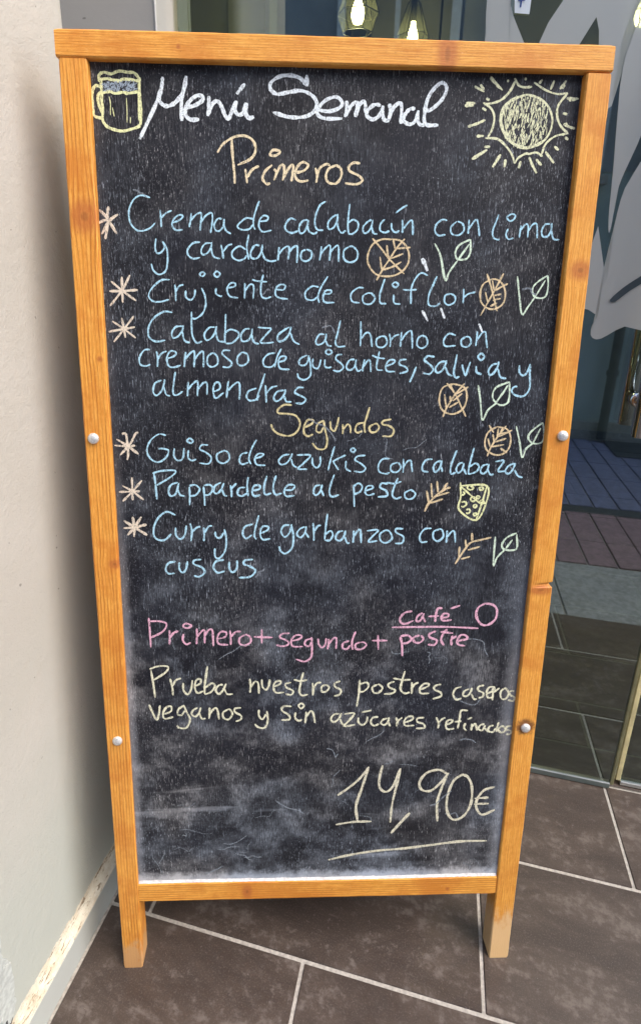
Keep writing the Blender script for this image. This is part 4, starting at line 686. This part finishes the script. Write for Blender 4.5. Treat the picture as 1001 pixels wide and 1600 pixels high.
def lantern(r, c, z, s, label, tilt=0.):
    t = thing('pendant_lamp', label, 'pendant lamp', 'lit pendant lamps hanging inside the cafe', at=G(r, c, z), rz=TH + tilt)
    n = 6; levels = [(.010, .115), (.022, .10), (.058, -.0), (.040, -.045)]
    Q = [[Vector((cos(2 * pi * k / n) * a * s, sin(2 * pi * k / n) * a * s, h * s)) for k in range(n)] for a, h in levels]
    for k in range(n):
        bm = bmesh.new()
        for i in range(3): tube(bm, Q[i][k], Q[i + 1][k], .0013 * s, 6)
        for i in (1, 2, 3): tube(bm, Q[i][k], Q[i][(k + 1) % n], .0013 * s, 6)
        link('wire_rib', bm, M['black_metal'], t)
    bm = bmesh.new()
    for k in range(n):
        for i in (1, 2):
            a, b, c_, d = Q[i][k], Q[i][(k + 1) % n], Q[i + 1][(k + 1) % n], Q[i + 1][k]
            bm.faces.new([bm.verts.new(q * .985) for q in (a, b, c_, d)])
    g = link('lamp_glass', bm, LG, t)
    bm = bmesh.new(); lathe(bm, (0, 0, -.004 * s), (0, 0, 1), [(0, -.022 * s), (.012 * s, -.018 * s), (.019 * s, 0), (.016 * s, .018 * s), (.009 * s, .035 * s), (.008 * s, .05 * s)], 16); link('bulb', bm, M['bulb'], t, True)
    bm = bmesh.new(); tube(bm, (0, 0, .046 * s), (0, 0, .118 * s), .010 * s, 12); tube(bm, (0, 0, .118 * s), (0, 0, 2.63 - z), .0022, 8); link('cord', bm, M['black_metal'], t)
    pl = bpy.data.lights.new('bulb_light', 'POINT'); pl.energy = 2.2; pl.shadow_soft_size = .03; pl.color = (1, .82, .5)
    po = bpy.data.objects.new('bulb_light', pl); COL.objects.link(po); po.parent = t; po.location = (0, 0, -.075 * s)
    return t
LG = NT('clear_lamp_glass'); _t = LG.n('ShaderNodeBsdfTransparent'); _t.inputs[0].default_value = (.92, .92, .85, 1)
_e = LG.n('ShaderNodeBsdfTranslucent'); _e.inputs[0].default_value = (.8, .8, .6, 1)
_m = LG.n('ShaderNodeMixShader'); _m.inputs[0].default_value = .03; LG.t.links.new(_t.outputs[0], _m.inputs[1]); LG.t.links.new(_e.outputs[0], _m.inputs[2]); LG.t.links.new(_m.outputs[0], LG.out.inputs[0]); LG = LG.m
lantern(.093, 1.30, 1.693, 1.0, 'lit hexagonal wire lantern over the left half of the board top')
lantern(.214, 1.70, 1.757, .95, 'small lit lantern just above the knot in the board top rail', .3)
lantern(.812, 1.30, 1.64, .95, 'lit lantern at the top right corner of the photo', .2)

# ------------------------------------------------------------ house across the lane (seen as a reflection)
HO = (1.2, -2.2, 0)
hs = thing('opposite_house', 'grey teal rendered house across the lane reflected in the glass', 'house', at=G(*HO), rz=TH)
def hpart(name, m, *a, bev=0., par=None):
    bm = bmesh.new(); box(bm, *a, bev); shift(bm, HO); return link(name, bm, m, par or hs)
hpart('wall', M['facade'], -5, 8, -2.5, -2.125, -.06, 3.1)
hpart('upper_wall', M['facade_up'], -5, 8, -2.1248, -2.118, 1.52, 3.09)
hpart('plinth', M['stone'], -5, 8, -2.124, -2.10, -.06, .10, bev=.004)
hpart('roof_edge', M['stone'], -5.1, 8.1, -2.5, -2.02, 3.10, 3.22, bev=.01)
bm = bmesh.new(); tube(bm, (1.40, -2.075, .0), (1.40, -2.075, 3.08), .026, 16)
for z in (.4, 1.2, 2.0, 2.8): tube(bm, (1.40, -2.075, z), (1.40, -2.075, z + .03), .034, 16)
shift(bm, HO); link('drainpipe', bm, M['facade_dark'], hs)
hpart('service_hatch', M['facade'], 1.52, 1.86, -2.124, -2.108, .22, 1.15, bev=.004)
hpart('ground_mat', M['facade_dark'], 1.42, 2.3, -2.09, -1.80, -.017, -.010, bev=.002)
for (a, b, z0, z1) in ((-1.35, -.75, 1.35, 2.75), (-.28, .30, 1.35, 2.75), (.62, 1.12, 1.55, 2.75), (1.66, 2.25, 1.75, 2.75)):
    w = hpart('window', M['white_paint'], a - .05, b + .05, -2.117, -2.095, z0 - .05, z1 + .05, bev=.004)
    for p, q in ((a, (a + b) / 2 - .015), ((a + b) / 2 + .015, b)):
        hpart('pane', M['window'], p, q, -2.0945, -2.092, z0, z1, par=w)
    hpart('sill', M['stone'], a - .08, b + .08, -2.117, -2.05, z0 - .10, z0 - .052, bev=.003, par=w)

# ------------------------------------------------------------ menu board
bd = thing('menu_board', 'tall wooden framed chalkboard menu standing on the tiled floor', 'chalkboard sign', at=(0, 0, 0))
bd.rotation_euler = (-LEAN, 0, 0)
D = .030
def bdep(v): return .0045 + .005 * (v - .15)         # the board sits deeper in its frame at the top
def plank(name, along, a0, a1, lo, hi, y0, y1, m, parent, step=.005, jit=.0003, notch=None, seed=0, xf=None, cut=None, bev=.0016, label=None):
    """lo/hi: edge position as a function of the place along the stick"""
    bm = bmesh.new(); n = max(2, int((a1 - a0) / step)); prev = None; rows_ = []
    for i in range(n + 1):
        t = i / n; a = a0 + (a1 - a0) * t
        e = bev if 0 < i < n else bev
        sh = 0.
        l, h = lo(a), hi(a)
        if i in (0, n): l += .0006; h -= .0006
        sec = [(l + bev, y0), (h - bev, y0), (h, y0 + bev), (h, y1 - bev), (h - bev, y1), (l + bev, y1), (l, y1 - bev), (l, y0 + bev)]
        row = []
        for k, (p, y) in enumerate(sec):
            j1 = noise.noise(Vector((a * 30, k * 7.1, seed))) * jit + noise.noise(Vector((a * 160, k * 3.7, seed + 4))) * jit * .5
            j2 = noise.noise(Vector((a * 26, k * 5.3, seed + 9))) * jit
            if notch: j1, j2 = notch(a, k, p, y, j1, j2)
            aa = a
            if cut and i == 0: aa = cut(y)
            row.append((aa, p + j1, y + j2))
        co = [(q[0], q[2], q[1]) if along == 'x' else (q[1], q[2], q[0]) for q in row]
        if xf: co = [xf(Vector(q)) for q in co]
        cur = [bm.verts.new(q) for q in co]
        if prev:
            for k in range(8): bm.faces.new((prev[k], prev[(k + 1) % 8], cur[(k + 1) % 8], cur[k]))
        else: bm.faces.new(cur[::-1])
        prev = cur
    bm.faces.new(prev); bmesh.ops.recalc_face_normals(bm, faces=bm.faces[:])
    o = link(name, bm, m, parent)
    if label: o['label'] = label
    return o
wl = make_wood('stained_pine_left', 'z', 240., knots=((1.095, .016, .020, .9), (.935, .023, .0038, 1), (.672, .025, .007, 1.3)), wave=.0022, pale=(.055, (.60, .34, .15)), rings=1., seed=1.)
wr_ = make_wood('stained_pine_right', 'z', 330., knots=((1.045, .590, .012, 1.2), (.633, .585, .008, 2.2)), wave=.002, pale=(.105, (.80, .55, .28)), rings=.35, seed=5., stain=((.4215, .5851, .0155),))
wt = make_wood('stained_pine_top', 'x', 400., knots=((.4165, 1.268, .012, 2.6), (.127, 1.268, .0026, 1.)), wave=.0012, rings=.6, seed=9.)
wb = make_wood('stained_pine_bottom', 'x', 250., knots=((.190, .140, .008, 1.6), (.493, .137, .0035, 1.)), wave=.002, rings=.8, seed=13., light=1.05)
ft = lambda y: y * math.tan(LEAN)                    # the legs are cut level with the floor
RB = .1575                                           # top of the bottom rail
def notch_r(a, k, p, y, j1, j2):
    d = (a - .6405) / .0042
    if abs(d) < 1 and k in (1, 2, 3): j1 -= .0035 * (1 - d * d); j2 += .003 * (1 - d * d) if k in (1, 2) else 0
    return j1, j2
plank('stile', 'z', .0, 1.2545, lambda a: -.0005 - .0018 * sin(pi * a / 1.25), lambda a: .0287 + .0006 * a, .0, D, wl, bd, seed=1, cut=ft)
plank('stile', 'z', .0, 1.2540, lambda a: .5677 + .0036 * a, lambda a: .5985 + .0016 * a + .0012 * sin(pi * a / 1.25), .0, D, wr_, bd, seed=2, cut=ft, notch=notch_r, step=.0022)
plank('top_rail', 'x', -.0028, .6005, lambda a: 1.2553, lambda a: 1.2823 + .0005 * sin(a * 9), -.0006, D, wt, bd, seed=3)
plank('bottom_rail', 'x', .0291, .5672, lambda a: .1250, lambda a: RB + .0004 * sin(a * 14), .0008, D - .004, wb, bd, seed=4, jit=.0005)
bm = bmesh.new(); box(bm, .024, .575, .0, .0055, .150, 1.2565)
for v in bm.verts: v.co.y += bdep(v.co.z)
link('blackboard', bm, M['board'], bd)
# chalk dust lying on the ledge of the bottom rail
bm = bmesh.new(); n = 200; prev = None
for i in range(n + 1):
    u = .0296 + (.5668 - .0296) * i / n
    q = noise.noise(Vector((u * 60, 0, 0))); q2 = noise.noise(Vector((u * 220, 4, 0)))
    z_ = RB + .0004 * sin(u * 14)
    cur = [bm.verts.new((u, .0018 + .0006 * q2, z_ + .0001)), bm.verts.new((u, .0030 + .0005 * q, z_ + .0012 + .0006 * q2)), bm.verts.new((u, .0043, z_ + .0030 + .0014 * q + .0006 * q2))]
    if prev:
        for k in range(2): bm.faces.new((prev[k], prev[k + 1], cur[k + 1], cur[k]))
    prev = cur
link('chalk_dust', bm, plain('settled_chalk_dust', (.66, .64, .62), .95, vs=200, var=.2, bs=.5), bd)
# bolts
bolt_me = None
for (u, v) in ((.0092, .8382), (.5908, .8445), (.0135, .4078), (.5851, .4199)):
    if bolt_me is None:
        bm = bmesh.new(); lathe(bm, (0, 0, 0), (0, -1, 0), [(.0068, -.0005), (.0068, .0008), (.0062, .0022), (.0046, .0034), (.0026, .0040), (0, .0042)], 24)
        b = link('bolt', bm, M['bolt'], bd, True); bolt_me = b
    else:
        b = bolt_me.copy(); COL.objects.link(b); b.parent = bd
    b.location = (u, -.0003, v)
# rear half of the A-frame, hinged at the top
def xf(p):
    q = Matrix.Rotation(2 * LEAN, 3, 'X') @ (Vector(p) - Vector((0, D + .002, H))) + Vector((0, D + .002, H)); return q
plank('rear_stile', 'z', .004, 1.26, lambda a: .0, lambda a: .03, D + .004, 2 * D + .002, wl, bd, seed=6, xf=xf, step=.02)
plank('rear_stile', 'z', .004, 1.26, lambda a: .57, lambda a: .60, D + .004, 2 * D + .002, wr_, bd, seed=7, xf=xf, step=.02)
plank('rear_rail', 'x', .030, .57, lambda a: .125, lambda a: .155, D + .006, 2 * D, wb, bd, seed=8, xf=xf, step=.02)
bm = bmesh.new(); box(bm, .026, .574, D + .012, D + .017, .152, 1.258)
for v in bm.verts: v.co = xf(v.co)
link('rear_blackboard', bm, M['board'], bd)
for u in (.07, .53):
    bm = bmesh.new(); box(bm, u - .02, u + .02, D * .4, D + .02, H + .0004, H + .002, .0004); tube(bm, (u - .02, D + .001, H + .003), (u + .02, D + .001, H + .003), .003, 10)
    link('hinge', bm, M['bolt'], bd)

# ---- chalk writing: ribbons laid on the blackboard, in board coordinates (tenths of a millimetre)
layer = [0]
def ribbon(bm, P, w, taper=True):
    layer[0] += 1; base = -.00015 - (layer[0] % 40) * .000004
    pts_ = smooth_pts(P, 5)
    out = [pts_[0]]
    for p in pts_[1:]:
        if math.hypot(p[0] - out[-1][0], p[1] - out[-1][1]) > .0008: out.append(p)
    if len(out) < 2: out.append(pts_[-1])
    n = len(out); prev = None; s = random.random() * 100
    for i, p in enumerate(out):
        a = out[max(0, i - 1)]; b = out[min(n - 1, i + 1)]; dx, dy = b[0] - a[0], b[1] - a[1]; L = math.hypot(dx, dy) or 1
        nx, ny = -dy / L, dx / L
        hw = w * .5 * (1 + .40 * noise.noise(Vector((i * .35, s, 0))) + .32 * noise.noise(Vector((i * 1.3, s, 3))))
        if taper and i in (0, n - 1): hw *= .55
        y = bdep(p[1]) + base - .0000035 * (i / n)
        cur = (bm.verts.new((p[0] + nx * hw, y, p[1] + ny * hw)), bm.verts.new((p[0] - nx * hw, y, p[1] - ny * hw)))
        if prev: bm.faces.new((prev[0], prev[1], cur[1], cur[0]))
        prev = cur
NM = {'word': 'chalk_word', 'mug': 'chalk_mug', 'mug_streak': 'chalk_mug_streak', 'star': 'chalk_asterisk', 'wheat': 'chalk_wheat_ear', 'tick': 'chalk_tick', 'leaf': 'chalk_leaf',
      'cheese': 'chalk_cheese', 'line': 'chalk_line', 'underline': 'chalk_underline', 'sun': 'chalk_sun', 'rays': 'chalk_sun_rays'}
CN = {'blue': 'pale blue', 'price': 'ivory', 'lemon': 'pale yellow', 'straw': 'straw yellow', 'sand': 'sand coloured', 'mint': 'pale green'}
KW = {'mug': 1.45, 'white': 1.12, 'rays': 1.25, 'sun': 1.15, 'star': 1.15}
for kind, txt, colr, data in CHALK:
    bm = bmesh.new()
    for st in data.split(';'):
        w_, ps = st.split(':'); P = [tuple(float(q) / 1e4 for q in p.split(',')) for p in ps.split()]
        ribbon(bm, P, int(w_) / 1e5 * CW * KW.get(kind, KW.get(colr, 1.)))
    o = link(NM[kind], bm, CM[colr], bd)
    o['label'] = ('chalk word %s in %s' if kind == 'word' else '%s in %s chalk') % (txt, CN.get(colr, colr))
# scribbled fill of the sun disc and the foam of the mug
bm = bmesh.new(); rs = random.Random(3)
cu, cv, ra = SUNC
for k in range(330):
    a = rs.uniform(0, 2 * pi); r_ = ra * .93 * math.sqrt(rs.random()); u = cu + r_ * cos(a); v = cv + r_ * sin(a)
    l_ = rs.uniform(.003, .009); ang = pi / 2 + rs.gauss(-.05, .22)
    ribbon(bm, [(u - cos(ang) * l_ / 2, v - sin(ang) * l_ / 2), (u + .0004 * rs.uniform(-1, 1), v), (u + cos(ang) * l_ / 2, v + sin(ang) * l_ / 2)], rs.uniform(.0005, .0011))
o = link('chalk_sun_disc', bm, CM['lemon'], bd); o['label'] = 'scribbled pale yellow chalk disc of the sun'
bm = bmesh.new(); (fa, fb, fc, fd) = FOAM
for k in range(230):
    s_, t_ = rs.random(), rs.random(); u = fa[0] + (fb[0] - fa[0]) * s_ + (fc[0] - fa[0]) * t_; v = fa[1] + (fb[1] - fa[1]) * s_ + (fc[1] - fa[1]) * t_
    ang = rs.gauss(.9, .5); l_ = rs.uniform(.0015, .004)
    ribbon(bm, [(u - cos(ang) * l_ / 2, v - sin(ang) * l_ / 2), (u, v), (u + cos(ang) * l_ / 2, v + sin(ang) * l_ / 2)], rs.uniform(.0004, .001))
o = link('chalk_mug_foam', bm, CM['foam'], bd); o['label'] = 'grey blue scribbled foam in the chalk beer mug'

# faint ghosts of wiped writing low on the board
gm = make_chalk('wiped_chalk', (.46, .52, .58)); gt = gm.node_tree
for nd in gt.nodes:
    if nd.type == 'MIX_SHADER':
        mul = gt.nodes.new('ShaderNodeMath'); mul.operation = 'MULTIPLY'; src = nd.inputs[0].links[0].from_socket
        gt.links.new(src, mul.inputs[0]); mul.inputs[1].default_value = .42; gt.links.new(mul.outputs[0], nd.inputs[0])
bm = bmesh.new(); rs = random.Random(11)
for k in range(46):
    u = rs.uniform(.05, .54); v = .17 + .42 * rs.random() ** 1.5 if k % 4 else rs.uniform(.5, 1.15); ln = rs.uniform(.008, .05); P = []
    t = rs.gauss(0, .5)
    for q in range(5): P.append((min(.56, max(.035, u)), v)); u += ln / 4 * cos(t); v += ln / 4 * sin(t); t += rs.gauss(0, .7)
    ribbon(bm, P, rs.uniform(.0006, .0022))
o = link('wiped_chalk_marks', bm, gm, bd); o['label'] = 'faint pale marks of wiped chalk'; o['kind'] = 'stuff'
